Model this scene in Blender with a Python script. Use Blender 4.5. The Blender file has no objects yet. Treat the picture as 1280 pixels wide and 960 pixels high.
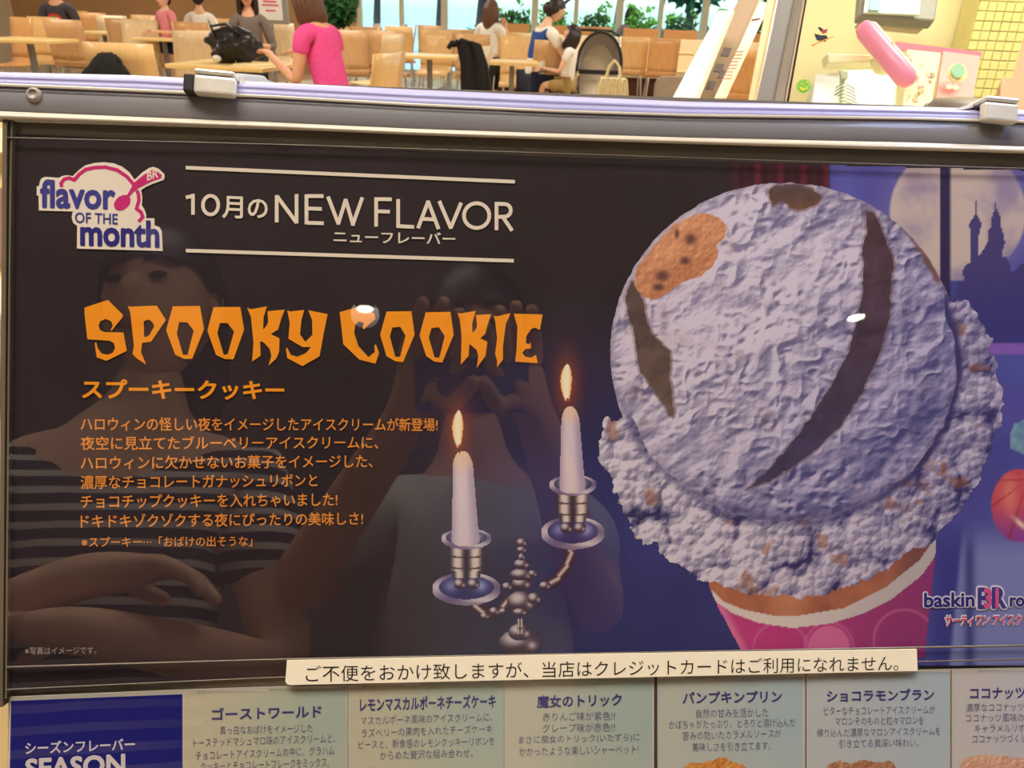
import bpy, math, random
import numpy as np
from mathutils import Vector, Matrix
random.seed(7)
RNG = np.random.RandomState(11)
D = bpy.data
SC = bpy.context.scene
COL = SC.collection
R = math.radians

# ------------------------------------------------------------------ camera
FP = 976.0                                   # focal length in pixels of a 1280x960 frame
CAM = Vector((0.0, 0.0, 1.15))
PIT, ROL = R(25.5), R(2.3)
_r = Vector((1, 0, 0)); _u = Vector((0, math.sin(PIT), math.cos(PIT))); FWD = Vector((0, math.cos(PIT), -math.sin(PIT)))
RT = _r * math.cos(ROL) + _u * math.sin(ROL)
UP = _u * math.cos(ROL) - _r * math.sin(ROL)
CM = Matrix(((RT.x, UP.x, -FWD.x, CAM.x), (RT.y, UP.y, -FWD.y, CAM.y), (RT.z, UP.z, -FWD.z, CAM.z), (0, 0, 0, 1)))
cam = D.objects.new('camera', D.cameras.new('camera'))
COL.objects.link(cam)
cam.matrix_world = CM
cam.data.sensor_width = 4.8
cam.data.lens = FP / 1280 * 4.8
cam.data.clip_start = 0.01
cam.data.clip_end = 300
cam.data.dof.use_dof = True
cam.data.dof.focus_distance = 0.43
cam.data.dof.aperture_fstop = 3.6
SC.camera = cam

# ------------------------------------------------------------------ world, sun, big lights, exposure
SC.view_settings.view_transform = 'Standard'
SC.view_settings.look = 'None'
SC.view_settings.exposure = 0.0
SC.view_settings.gamma = 1.0
W = D.worlds.new('sky'); SC.world = W; W.use_nodes = True
nt = W.node_tree
sky = nt.nodes.new('ShaderNodeTexSky'); sky.sky_type = 'NISHITA'
sky.sun_disc = False; sky.sun_elevation = R(42); sky.sun_rotation = R(200)
nt.links.new(sky.outputs[0], nt.nodes['Background'].inputs[0])
nt.nodes['Background'].inputs[1].default_value = 0.42
def light(name, kind, loc, power, color, rot=(0, 0, 0), size=None, size_y=None, **kw):
    l = D.lights.new(name, kind); l.energy = power; l.color = color
    if kind == 'AREA':
        l.shape = 'RECTANGLE' if size_y else 'SQUARE'; l.size = size
        if size_y: l.size_y = size_y
    for k, v in kw.items(): setattr(l, k, v)
    o = D.objects.new(name, l); COL.objects.link(o); o.location = loc; o.rotation_euler = rot
    return o
light('sun', 'SUN', (0, 30, 20), 3.2, (1, .96, .88), (R(-38), R(25), 0), angle=R(1.5))
WARM = (1.0, 0.90, 0.76)
for lx in (-6, -2, 2, 6):
    for ly in (4.2, 8.0, 11.8):
        light('court_light', 'AREA', (lx, ly, 2.96), 62, WARM, (0, 0, 0), 1.2, 1.2)
light('counter_fill', 'AREA', (-0.5, 0.0, 2.96), 60, (1.0, 0.90, 0.78), (0, 0, 0), 1.6, .6)  # added soft overhead light for the poster, kept out of its reflections
light('showcase_light', 'AREA', (0.62, 0.34, 1.62), 2.4, (0.50, 0.60, 1.0), (0, R(28), 0), 0.12, .5)
CEIL = 3.0

# ------------------------------------------------------------------ helpers
def ray(px, py): return RT * ((px - 640) / FP) - UP * ((py - 480) / FP) + FWD
def at_y(px, py, y): d = ray(px, py); return CAM + d * ((y - CAM.y) / d.y)
def at_z(px, py, z): d = ray(px, py); return CAM + d * ((z - CAM.z) / d.z)
def at_d(px, py, z): return CAM + ray(px, py) * z
def lin(c):
    c = np.asarray(c, float) / 255.0
    return np.where(c <= 0.04045, c / 12.92, ((c + 0.055) / 1.055) ** 2.4)
def L4(c, k=1.0): return tuple(float(v) * k for v in lin(c)) + (1.0,)

_M = {}
def mat(name, rgb=(128, 128, 128), rough=.5, metal=0.0, var=0.06, scale=30.0, bump=0.0, stretch=None, spec=0.5, trans=0.0, emit=0.0, coat=0.0, alpha=1.0, ior=1.45, k=1.0):
    if name in _M: return _M[name]
    m = D.materials.new(name); m.use_nodes = True
    n, l = m.node_tree.nodes, m.node_tree.links
    b = n['Principled BSDF']
    b.inputs['Roughness'].default_value = rough; b.inputs['Metallic'].default_value = metal
    b.inputs['Specular IOR Level'].default_value = spec; b.inputs['IOR'].default_value = ior
    b.inputs['Transmission Weight'].default_value = trans; b.inputs['Coat Weight'].default_value = coat
    b.inputs['Alpha'].default_value = alpha
    c = L4(rgb, k)
    tc = n.new('ShaderNodeTexCoord'); mp = n.new('ShaderNodeMapping')
    l.new(tc.outputs['Object'], mp.inputs[0])
    if stretch: mp.inputs['Scale'].default_value = stretch
    nz = n.new('ShaderNodeTexNoise'); nz.inputs['Scale'].default_value = scale; nz.inputs['Detail'].default_value = 4
    l.new(mp.outputs[0], nz.inputs['Vector'])
    mx = n.new('ShaderNodeMix'); mx.data_type = 'RGBA'
    mx.inputs[6].default_value = tuple(v * (1 - var * 2) for v in c[:3]) + (1,)
    mx.inputs[7].default_value = tuple(min(1, v * (1 + var * 2)) for v in c[:3]) + (1,)
    l.new(nz.outputs[0], mx.inputs[0]); l.new(mx.outputs[2], b.inputs['Base Color'])
    if bump:
        bp = n.new('ShaderNodeBump'); bp.inputs['Strength'].default_value = bump; bp.inputs['Distance'].default_value = .002
        l.new(nz.outputs[0], bp.inputs['Height']); l.new(bp.outputs[0], b.inputs['Normal'])
    if emit:
        b.inputs['Emission Color'].default_value = c; b.inputs['Emission Strength'].default_value = emit
    _M[name] = m
    return m
def mat_clear(name, tint=(1, 1, 1), ior=1.5, rough=0.0, gain=1.0, bump=0.0, veil=0.0, veil_col=(200, 200, 205)):
    """thin clear sheet: straight-through view plus a Fresnel reflection"""
    m = D.materials.new(name); m.use_nodes = True
    n, l = m.node_tree.nodes, m.node_tree.links
    n.remove(n['Principled BSDF']); out = n['Material Output']
    tr = n.new('ShaderNodeBsdfTransparent'); tr.inputs[0].default_value = (*tint, 1)
    gl = n.new('ShaderNodeBsdfGlossy'); gl.inputs['Roughness'].default_value = rough
    # Schlick reflectance, the same from either side of the sheet
    ge = n.new('ShaderNodeNewGeometry'); dt = n.new('ShaderNodeVectorMath'); dt.operation = 'DOT_PRODUCT'
    l.new(ge.outputs['Incoming'], dt.inputs[0]); l.new(ge.outputs['Normal'], dt.inputs[1])
    def mth(op, a, b):
        q = n.new('ShaderNodeMath'); q.operation = op
        for i, v in enumerate((a, b)):
            if v is None: continue
            if isinstance(v, (int, float)): q.inputs[i].default_value = v
            else: l.new(v, q.inputs[i])
        return q.outputs[0]
    f0 = ((ior - 1) / (ior + 1)) ** 2
    pw = mth('POWER', mth('SUBTRACT', 1.0, mth('ABSOLUTE', dt.outputs['Value'], None)), 5.0)
    fr = mth('ADD', mth('MULTIPLY', pw, 1 - f0), f0)
    ml = n.new('ShaderNodeMath'); ml.operation = 'MULTIPLY'; ml.inputs[1].default_value = gain; ml.use_clamp = True
    l.new(fr, ml.inputs[0])
    mix = n.new('ShaderNodeMixShader'); l.new(ml.outputs[0], mix.inputs[0]); l.new(gl.outputs[0], mix.inputs[2])
    if veil:
        df = n.new('ShaderNodeBsdfDiffuse'); df.inputs[0].default_value = L4(veil_col)
        m2 = n.new('ShaderNodeMixShader'); m2.inputs[0].default_value = veil
        l.new(tr.outputs[0], m2.inputs[1]); l.new(df.outputs[0], m2.inputs[2]); l.new(m2.outputs[0], mix.inputs[1])
    else: l.new(tr.outputs[0], mix.inputs[1])
    if bump:
        tc = n.new('ShaderNodeTexCoord'); nz = n.new('ShaderNodeTexNoise'); nz.inputs['Scale'].default_value = 9; nz.inputs['Detail'].default_value = 1
        bp = n.new('ShaderNodeBump'); bp.inputs['Strength'].default_value = bump; bp.inputs['Distance'].default_value = .001
        l.new(tc.outputs['Object'], nz.inputs[0]); l.new(nz.outputs[0], bp.inputs['Height']); l.new(bp.outputs[0], gl.inputs['Normal']); 
    l.new(mix.outputs[0], out.inputs[0])
    return m
INK = 1.0
def mat_print(name='printed_picture'):
    if name in _M: return _M[name]
    m = D.materials.new(name); m.use_nodes = True
    n, l = m.node_tree.nodes, m.node_tree.links
    b = n['Principled BSDF']; b.inputs['Roughness'].default_value = .6; b.inputs['Specular IOR Level'].default_value = .1
    a = n.new('ShaderNodeAttribute'); a.attribute_name = 'ink'
    l.new(a.outputs[0], b.inputs['Base Color'])
    _M[name] = m
    return m
def ink(name, rgb=(128, 128, 128), k=1.0): return mat('ink_' + name, rgb, rough=.6, spec=.1, var=.015, scale=300, k=k * INK)

def link(o, parent=None):
    COL.objects.link(o)
    if parent is not None: o.parent = parent
    return o
def tag(o, label=None, cat=None, group=None, kind=None):
    if label: o['label'] = label
    if cat: o['category'] = cat
    if group: o['group'] = group
    if kind: o['kind'] = kind
    return o
def empty(name, loc=(0, 0, 0), rz=0.0, label=None, cat=None, group=None):
    o = D.objects.new(name, None); link(o); o.location = loc; o.rotation_euler = (0, 0, rz); o.empty_display_size = .05
    return tag(o, label, cat, group)
class MB:
    def __init__(s): s.v = []; s.f = []
    def add(s, v, f):
        b = len(s.v); s.v += [tuple(p) for p in v]; s.f += [tuple(i + b for i in q) for q in f]; return s
    def box(s, c, d, rot=None, taper=1.0):
        hx, hy, hz = d[0] / 2, d[1] / 2, d[2] / 2
        P = [Vector((x * hx * (taper if z > 0 else 1), y * hy * (taper if z > 0 else 1), z * hz)) for z in (-1, 1) for y in (-1, 1) for x in (-1, 1)]
        if rot is not None: P = [rot @ p for p in P]
        c = Vector(c)
        return s.add([p + c for p in P], [(0, 2, 3, 1), (4, 5, 7, 6), (0, 1, 5, 4), (2, 6, 7, 3), (0, 4, 6, 2), (1, 3, 7, 5)])
    def tube(s, pts, r, n=8, caps=True):
        pts = [Vector(p) for p in pts]; rs = r if isinstance(r, (list, tuple)) else [r] * len(pts)
        V = []; a = None
        for i, p in enumerate(pts):
            t = (pts[min(i + 1, len(pts) - 1)] - pts[max(i - 1, 0)]).normalized()
            if a is None: a = t.orthogonal().normalized()
            a = (a - t * a.dot(t)).normalized(); b = t.cross(a)
            V += [p + (a * math.cos(2 * math.pi * k / n) + b * math.sin(2 * math.pi * k / n)) * rs[i] for k in range(n)]
        F = [(i * n + k, i * n + (k + 1) % n, (i + 1) * n + (k + 1) % n, (i + 1) * n + k) for i in range(len(pts) - 1) for k in range(n)]
        if caps: F += [tuple(range(n))[::-1], tuple((len(pts) - 1) * n + k for k in range(n))]
        return s.add(V, F)
    def lathe(s, prof, c=(0, 0, 0), n=20, rot=None):
        c = Vector(c); V = []
        for r, z in prof:
            for k in range(n):
                p = Vector((r * math.cos(2 * math.pi * k / n), r * math.sin(2 * math.pi * k / n), z))
                V.append((rot @ p if rot is not None else p) + c)
        F = [(i * n + k, i * n + (k + 1) % n, (i + 1) * n + (k + 1) % n, (i + 1) * n + k) for i in range(len(prof) - 1) for k in range(n)]
        return s.add(V, F + [tuple(range(n))[::-1], tuple((len(prof) - 1) * n + k for k in range(n))])
    def ell(s, c, r, n=12, m=8, rot=None):
        c = Vector(c); V = []
        for i in range(m + 1):
            th = math.pi * i / m
            for k in range(n):
                ph = 2 * math.pi * k / n
                p = Vector((r[0] * max(math.sin(th), .01) * math.cos(ph), r[1] * max(math.sin(th), .01) * math.sin(ph), r[2] * math.cos(th)))
                V.append((rot @ p if rot is not None else p) + c)
        return s.add(V, [(i * n + k, (i + 1) * n + k, (i + 1) * n + (k + 1) % n, i * n + (k + 1) % n) for i in range(m) for k in range(n)])
    def sheet(s, rows, th=0.0):
        """rows: list of equal-length point rows; optional thickness along local normals"""
        n = len(rows[0]); V = [Vector(p) for r in rows for p in r]
        F = [(i * n + k, i * n + k + 1, (i + 1) * n + k + 1, (i + 1) * n + k) for i in range(len(rows) - 1) for k in range(n - 1)]
        return s.add(V, F)
    def prism(s, poly, h0, h1, M=None):
        n = len(poly)
        V = [Vector((x, y, h)) for h in (h0, h1) for x, y in poly]
        if M is not None: V = [M @ v for v in V]
        return s.add(V, [tuple(range(n))[::-1], tuple(range(n, 2 * n))] + [(k, (k + 1) % n, n + (k + 1) % n, n + k) for k in range(n)])
    def build(s, name, m, parent=None, smooth=False, bevel=0.0, solid=0.0, seg=2):
        me = D.meshes.new(name); me.from_pydata(s.v, [], s.f); me.materials.append(m); me.update()
        if smooth: me.polygons.foreach_set('use_smooth', [True] * len(me.polygons))
        o = link(D.objects.new(name, me), parent)
        if solid:
            q = o.modifiers.new('solid', 'SOLIDIFY'); q.thickness = solid; q.offset = 0
        if bevel:
            q = o.modifiers.new('bevel', 'BEVEL'); q.width = bevel; q.segments = seg; q.limit_method = 'ANGLE'
        return o
def struct(o): o['kind'] = 'structure'; return o

# ------------------------------------------------------------------ plane of the poster
U3 = Vector((.9940, -.0147, -.1085)).normalized()
N3 = Vector((.108, -.0221, .9938)); N3 = (N3 - U3 * N3.dot(U3)).normalized()
V3 = N3.cross(U3)
toW = lambda c: RT * c.x + UP * c.y - FWD * c.z
PU, PV, PN = toW(U3), toW(V3), toW(N3)
PO = CAM + FWD * 0.42
PM = Matrix(((PU.x, PV.x, PN.x, PO.x), (PU.y, PV.y, PN.y, PO.y), (PU.z, PV.z, PN.z, PO.z), (0, 0, 0, 1)))
def P(px, py, w=0.0):
    """pixel -> (u, v) on the poster plane raised by w"""
    d = ray(px, py); o = PO + PN * w
    q = CAM + d * ((o - CAM).dot(PN) / d.dot(PN)) - PO
    return (q.dot(PU), q.dot(PV))
def Pa(px, py, w=0.0):
    px = np.asarray(px, float); py = np.asarray(py, float)
    d = np.stack([(px - 640) / FP, -(py - 480) / FP, -np.ones_like(px)], -1)
    n = np.array(N3); u = np.array(U3); v = np.array(V3); o = np.array([0, 0, -.42]) + n * w
    t = (o @ n) / (d @ n); q = d * t[..., None] - np.array([0, 0, -.42])
    return q @ u, q @ v
def mirror(px, py, dist):
    """the real point whose reflection in the poster plane shows at this pixel and distance"""
    v = CAM + ray(px, py) * dist
    return v - PN * (2 * (v - PO).dot(PN))
def board(name, label, cat, w=0.0):
    o = empty(name, label=label, cat=cat); o.matrix_world = PM @ Matrix.Translation((0, 0, w)); return o

# flat printed shapes -------------------------------------------------
def curve_mesh(name, polys, m, parent, z, px=True, bold=0.0):
    c = D.curves.new(name, 'CURVE'); c.dimensions = '2D'; c.fill_mode = 'BOTH'
    for poly in polys:
        s = c.splines.new('POLY'); s.points.add(len(poly) - 1)
        for i, (x, y) in enumerate(poly):
            if px: x, y = P(x, y)
            s.points[i].co = (x, y, 0, 1)
        s.use_cyclic_u = True
    t = D.objects.new('tmp', c); COL.objects.link(t)
    me = D.meshes.new_from_object(t.evaluated_get(bpy.context.evaluated_depsgraph_get()))
    D.objects.remove(t); D.curves.remove(c)
    me.name = name; me.materials.clear(); me.materials.append(m)
    if len(me.vertices) == 0: print('EMPTY', name)
    n = len(me.vertices); co = np.empty(n * 3); me.vertices.foreach_get('co', co); co = co.reshape(-1, 3); co[:, 2] = z
    me.vertices.foreach_set('co', co.ravel()); me.update()
    return link(D.objects.new(name, me), parent)
def stroke_polys(lines, w):
    out = []
    for ln in lines:
        Lf, Rt = [], []
        for i, (x, y) in enumerate(ln):
            a = ln[max(i - 1, 0)]; b = ln[min(i + 1, len(ln) - 1)]
            if 0 < i < len(ln) - 1:
                d1 = np.array([x - a[0], y - a[1]], float); d2 = np.array([b[0] - x, b[1] - y], float)
                d1 /= np.hypot(*d1); d2 /= np.hypot(*d2); n1 = np.array([-d1[1], d1[0]]); n2 = np.array([-d2[1], d2[0]])
                n = n1 + n2; n /= np.hypot(*n); k = 1 / max(.35, n @ n1)
            else:
                d = np.array([b[0] - a[0], b[1] - a[1]], float); d /= np.hypot(*d); n = np.array([-d[1], d[0]]); k = 1
            Lf.append((x + n[0] * w / 2 * k, y + n[1] * w / 2 * k)); Rt.append((x - n[0] * w / 2 * k, y - n[1] * w / 2 * k))
        out.append(Lf + Rt[::-1])
    return out
def quads_mesh(name, polys, m, parent, z):
    """possibly overlapping polygons: each its own fill, stacked by a hair"""
    V, F = [], []
    for i, poly in enumerate(polys):
        h = len(poly) // 2; b = len(V)
        for x, y in poly:
            u, v = P(x, y); V.append((u, v, z + i * 2e-6))
        F += [(b + k, b + k + 1, b + 2 * h - 2 - k, b + 2 * h - 1 - k) for k in range(h - 1)]
    me = D.meshes.new(name); me.from_pydata(V, [], F); me.materials.append(m)
    return link(D.objects.new(name, me), parent)
_TXT = {}
def text_mesh(s, bold=0.0, res=3, shear=0.0):
    c = D.curves.new('t', 'FONT'); c.body = s; c.offset = bold; c.resolution_u = res; c.shear = shear
    t = D.objects.new('tmp', c); COL.objects.link(t)
    me = D.meshes.new_from_object(t.evaluated_get(bpy.context.evaluated_depsgraph_get()))
    D.objects.remove(t); D.curves.remove(c)
    return me
def text(name, s, x0, y0, x1, y1, h, m, parent, z, bold=0.0, res=3, shear=0.0, label=None):
    """letters fitted between two baseline pixels, h pixels tall"""
    me = text_mesh(s, min(bold, .010), res, shear)
    if bold > .014:                            # heavier weight: the letters restruck around a small circle
        n = len(me.vertices); co = np.empty(n * 3); me.vertices.foreach_get('co', co); co = co.reshape(-1, 3)
        F = [tuple(p.vertices) for p in me.polygons]; V = []; FF = []
        for j in range(8):
            a = j * math.pi / 4; V.append(co + np.array([math.cos(a), math.sin(a), 0]) * (bold - .010) + np.array([0, 0, j * 4e-6])); FF += [tuple(i + n * j for i in f) for f in F]
        me = D.meshes.new('t'); me.from_pydata(np.concatenate(V).tolist(), [], FF)
    n = len(me.vertices)
    co = np.empty(n * 3); me.vertices.foreach_get('co', co); co = co.reshape(-1, 3)
    a, b = co.min(0), co.max(0)
    O = np.array(P(x0, y0)); X = np.array(P(x1, y1)) - O; Y = np.array(P((x0 + x1) / 2, (y0 + y1) / 2 - h)) - np.array(P((x0 + x1) / 2, (y0 + y1) / 2))
    sx = (co[:, 0] - a[0]) / (b[0] - a[0]); sy = (co[:, 1] - a[1]) / (b[1] - a[1])
    q = O + sx[:, None] * X + sy[:, None] * Y
    me.vertices.foreach_set('co', np.concatenate([q, z + co[:, 2:3]], 1).ravel()); me.update()
    me.name = name; me.materials.clear(); me.materials.append(m)
    o = link(D.objects.new(name, me), parent); o['kind'] = 'stuff'
    if label: o['label'] = label
    return o
def raster(name, x0, y0, x1, y1, step, fn, parent, z):
    """a printed picture: a fine flat grid whose points carry the ink colour"""
    xs = np.arange(x0, x1 + step * .5, step); ys = np.arange(y0, y1 + step * .5, step)
    X, Y = np.meshgrid(xs, ys)
    rgb, mask = fn(X, Y)
    u, v = Pa(X, Y)
    nx = len(xs); idx = np.arange(X.size).reshape(X.shape)
    cell = mask[:-1, :-1] & mask[1:, :-1] & mask[:-1, 1:] & mask[1:, 1:]
    q = np.stack([idx[1:, :-1], idx[1:, 1:], idx[:-1, 1:], idx[:-1, :-1]], -1)[cell]
    used = np.zeros(X.size, bool); used[q.ravel()] = True
    re = np.cumsum(used) - 1; q = re[q]
    co = np.stack([u.ravel()[used], v.ravel()[used], np.full(used.sum(), z)], 1)
    me = D.meshes.new(name); me.vertices.add(len(co)); me.vertices.foreach_set('co', co.astype('f').ravel())
    me.loops.add(q.size); me.loops.foreach_set('vertex_index', q.astype('i').ravel())
    me.polygons.add(len(q)); me.polygons.foreach_set('loop_start', np.arange(0, q.size, 4, dtype='i'))
    me.update(calc_edges=True)
    c = np.ones((len(co), 4), 'f'); c[:, :3] = lin(np.clip(rgb.reshape(-1, 3)[used], 0, 255)) * INK
    at = me.color_attributes.new('ink', 'FLOAT_COLOR', 'POINT'); at.data.foreach_set('color', c.ravel())
    me.materials.append(mat_print())
    return link(D.objects.new(name, me), parent)
# number fields
_T = RNG.rand(256, 256)
def vnoise(x, y, s, o=0):
    x = x / s + o * 17.3; y = y / s + o * 9.7
    xi = np.floor(x).astype(int); yi = np.floor(y).astype(int); fx = x - xi; fy = y - yi
    fx = fx * fx * (3 - 2 * fx); fy = fy * fy * (3 - 2 * fy)
    g = lambda a, b: _T[b % 256, a % 256]
    return (g(xi, yi) * (1 - fx) + g(xi + 1, yi) * fx) * (1 - fy) + (g(xi, yi + 1) * (1 - fx) + g(xi + 1, yi + 1) * fx) * fy
def fbm(x, y, s, n=4, o=0, g=.5):
    r = 0; a = 1; t = 0
    for i in range(n): r = r + a * vnoise(x, y, s / 2 ** i, o + i); t += a; a *= g
    return r / t
def cells(x, y, s, o=0):
    x = x / s; y = y / s; xi = np.floor(x).astype(int); yi = np.floor(y).astype(int); best = np.full(x.shape, 9.0)
    for dx in (-1, 0, 1):
        for dy in (-1, 0, 1):
            a = xi + dx; b = yi + dy
            cx = a + _T[(b + o) % 256, a % 256]; cy = b + _T[(a + 91 + o) % 256, b % 256]
            best = np.minimum(best, (x - cx) ** 2 + (y - cy) ** 2)
    return np.sqrt(best)
def inpoly(X, Y, poly):
    r = np.zeros(X.shape, bool); n = len(poly)
    for i in range(n):
        x0, y0 = poly[i]; x1, y1 = poly[(i + 1) % n]
        if y0 == y1: continue
        c = ((y0 > Y) != (y1 > Y)) & (X < (x1 - x0) * (Y - y0) / (y1 - y0) + x0)
        r ^= c
    return r
def sm(a, b, x):
    t = np.clip((x - a) / (b - a), 0, 1); return t * t * (3 - 2 * t)
def mixc(a, b, t):
    a = np.asarray(a, float); b = np.asarray(b, float); t = np.asarray(t)[..., None]; return a * (1 - t) + b * t

exec_order = []

# ================================================================== THE ROOM (large structure)
X0, X1, Y0, YW = -9.0, 9.0, -6.0, 15.0
M_floor = mat('floor_tile', (214, 190, 160), rough=.22, var=.03, scale=2)
M_wall = mat('wall_paint', (205, 190, 165), rough=.8, var=.02, scale=2)
M_dark = mat('dark_wall', (176, 176, 186), rough=.8, var=.05, scale=2)
M_ceil = mat('ceiling_paint', (185, 182, 172), rough=.9, var=.02, scale=2)
M_cream = mat('cream_laminate', (236, 222, 185), rough=.5, var=.02, scale=6)
M_steel = mat('steel', (190, 190, 190), rough=.28, metal=1, var=.05)
M_grey = mat('grey_plastic', (120, 118, 118), rough=.5)
M_black = mat('black_cloth', (26, 25, 28), rough=.85, var=.2, bump=.3)
struct(MB().box(((X0 + X1) / 2, (Y0 + YW) / 2, -.05), (X1 - X0 + .4, YW - Y0 + .4, .1)).build('floor', M_floor))
struct(MB().box(((X0 + X1) / 2, (Y0 + YW) / 2, CEIL + .05), (X1 - X0 + .4, YW - Y0 + .4, .1)).build('ceiling', M_ceil))
struct(MB().box((X0 - .1, (Y0 + YW) / 2, CEIL / 2), (.2, YW - Y0 + .4, CEIL)).build('wall_left', M_wall))
struct(MB().box((X1 + .1, (Y0 + YW) / 2, CEIL / 2), (.2, YW - Y0 + .4, CEIL)).build('wall_right', M_wall))
struct(MB().box(((X0 + X1) / 2, Y0 - .1, CEIL / 2), (X1 - X0, .2, CEIL)).build('wall_front', M_dark))
xl = at_y(444, 20, YW).x                      # where the glazing starts
struct(MB().box(((X0 + xl) / 2, YW + .1, CEIL / 2), (xl - X0, .2, CEIL)).build('wall_back', mat('warm_wall', (170, 130, 88), rough=.8, scale=3)))
struct(MB().box(((xl + X1) / 2, YW + .1, CEIL - .2), (X1 - xl, .2, .4)).build('trim_1', M_cream))
struct(MB().box(((xl + X1) / 2, YW + .1, .03), (X1 - xl, .2, .06)).build('trim_2', M_cream))
M_glass = mat_clear('window_glass', (.74, .95, .98), 1.45)
M_post = mat('window_post', (196, 184, 160), rough=.5)
posts = [444, 499, 551, 608, 664, 717, 770, 823, 877, 933]
pxs = [at_y(p, 30, YW).x for p in posts] + [X1 - 1.6, X1]
for i in range(len(pxs) - 1):
    a, b = pxs[i], pxs[i + 1]
    w = .07 if i % 2 else .11
    f = MB()
    f.box((a + w / 2, YW + .1, 1.33), (w, .14, 2.54)); f.box(((a + b) / 2 + w / 2, YW + .1, .10), (b - a - w, .1, .08)); f.box(((a + b) / 2 + w / 2, YW + .1, 2.56), (b - a - w, .1, .08))
    o = struct(f.build('window_%d' % (i + 1), M_post))
    g = MB().box(((a + b) / 2 + w / 2, YW + .1, 1.33), (b - a - w, .012, 2.38)).build('pane', M_glass, o)
# outside -------------------------------------------------------------
M_pave = mat('pale_paving', (225, 232, 235), rough=.8, scale=.5)
struct(MB().box((0, 45, -.08), (120, 59.5, .1)).build('ground', M_pave))
M_leaf = [mat('leaf_a', (40, 92, 52), rough=.7, var=.25, scale=3), mat('leaf_b', (86, 158, 70), rough=.6, var=.25, scale=5), mat('leaf_c', (60, 120, 100), rough=.7, var=.25, scale=3)]
M_bark = mat('bark', (70, 55, 48), rough=.9, bump=.4, var=.2)
def leaves(mb, c, r, n, s):
    for _ in range(n):
        while True:
            p = Vector((random.uniform(-1, 1), random.uniform(-1, 1), random.uniform(-1, 1)))
            if p.length < 1: break
        p = Vector((p.x * r[0], p.y * r[1], p.z * r[2])) + Vector(c)
        a = Vector((random.gauss(0, 1), random.gauss(0, 1), random.gauss(0, 1))).normalized(); b = a.orthogonal().normalized()
        q = s * random.uniform(.6, 1.3)
        mb.add([p - a * q, p + b * q * .45, p + a * q, p - b * q * .45], [(0, 1, 2, 3)])
    return mb
def tree(px, y, h, r, label, lm, n=900):
    x = at_y(px, 20, y).x
    t = empty('tree', (x, y, 0), 0, label, 'tree', 'trees outside the glazing')
    tr = MB().tube([(0, 0, 0), (.1, 0, h * .35), (-.1, .1, h * .6)], [.16, .12, .07], 7)
    for k in range(6):
        a = k * 1.1; z = h * (.3 + .06 * k)
        tr.tube([(0, 0, z), (math.cos(a) * r * .5, math.sin(a) * r * .3, z + r * .4), (math.cos(a) * r * .9, math.sin(a) * r * .5, z + r * .5)], [.07, .05, .02], 5)
    tr.build('trunk', M_bark, t)
    tag(leaves(MB(), (0, 0, h * .72), (r, r, h * .33), n, .22).build('foliage', lm, t), kind='stuff')
tree(858, 23, 3.6, 1.5, 'dark branching tree outside, nearest the leaning display boards', M_leaf[0])
tree(940, 29, 4.4, 2.2, 'dense dark evergreen tree outside, rightmost of the trees behind the glass', M_leaf[0], 2200)
tree(695, 31, 4.2, 1.8, 'blue green tree outside, beyond the head of the woman in the blue vest', M_leaf[2], 1300)
tree(770, 37, 5.2, 2.4, 'pale green tree outside, behind the person in the grey hood', M_leaf[2], 1200)
tree(598, 27, 4.2, 1.7, 'green tree outside, above the girl with long brown hair', M_leaf[1], 900)
tree(470, 34, 5.2, 2.4, 'leftmost green tree outside, its low branches across the top of the bright glazing', M_leaf[0], 1100)
tree(548, 44, 6.4, 2.4, 'far green tree outside, second from the left behind the glazing', M_leaf[0], 1100)
def bush(px, y, r, label, lm, n=500, h=.5):
    x = at_y(px, 20, y).x
    o = tag(leaves(MB(), (0, 0, h), (r, r * .6, h), n, .13).build('bush', lm), label, 'bush', 'bushes outside the glazing')
    o.location = (x, y, -.03)
bush(735, 20, 1.3, 'low green bush outside, left of the grey hooded person', M_leaf[1])
bush(838, 19.5, .8, 'low bush outside, just left of the dark branching tree', M_leaf[2])
bush(880, 21, 1.4, 'wide low bush outside, below the dark branching tree', M_leaf[0])
bush(650, 24, 1.6, 'wide bush outside, behind the girl with long brown hair', M_leaf[1])
bush(800, 25, 1.8, 'wide bush outside, behind the grey hooded person', M_leaf[1])
bush(930, 19, 1.2, 'rightmost bush outside, beside the leaning display boards', M_leaf[2])
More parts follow.
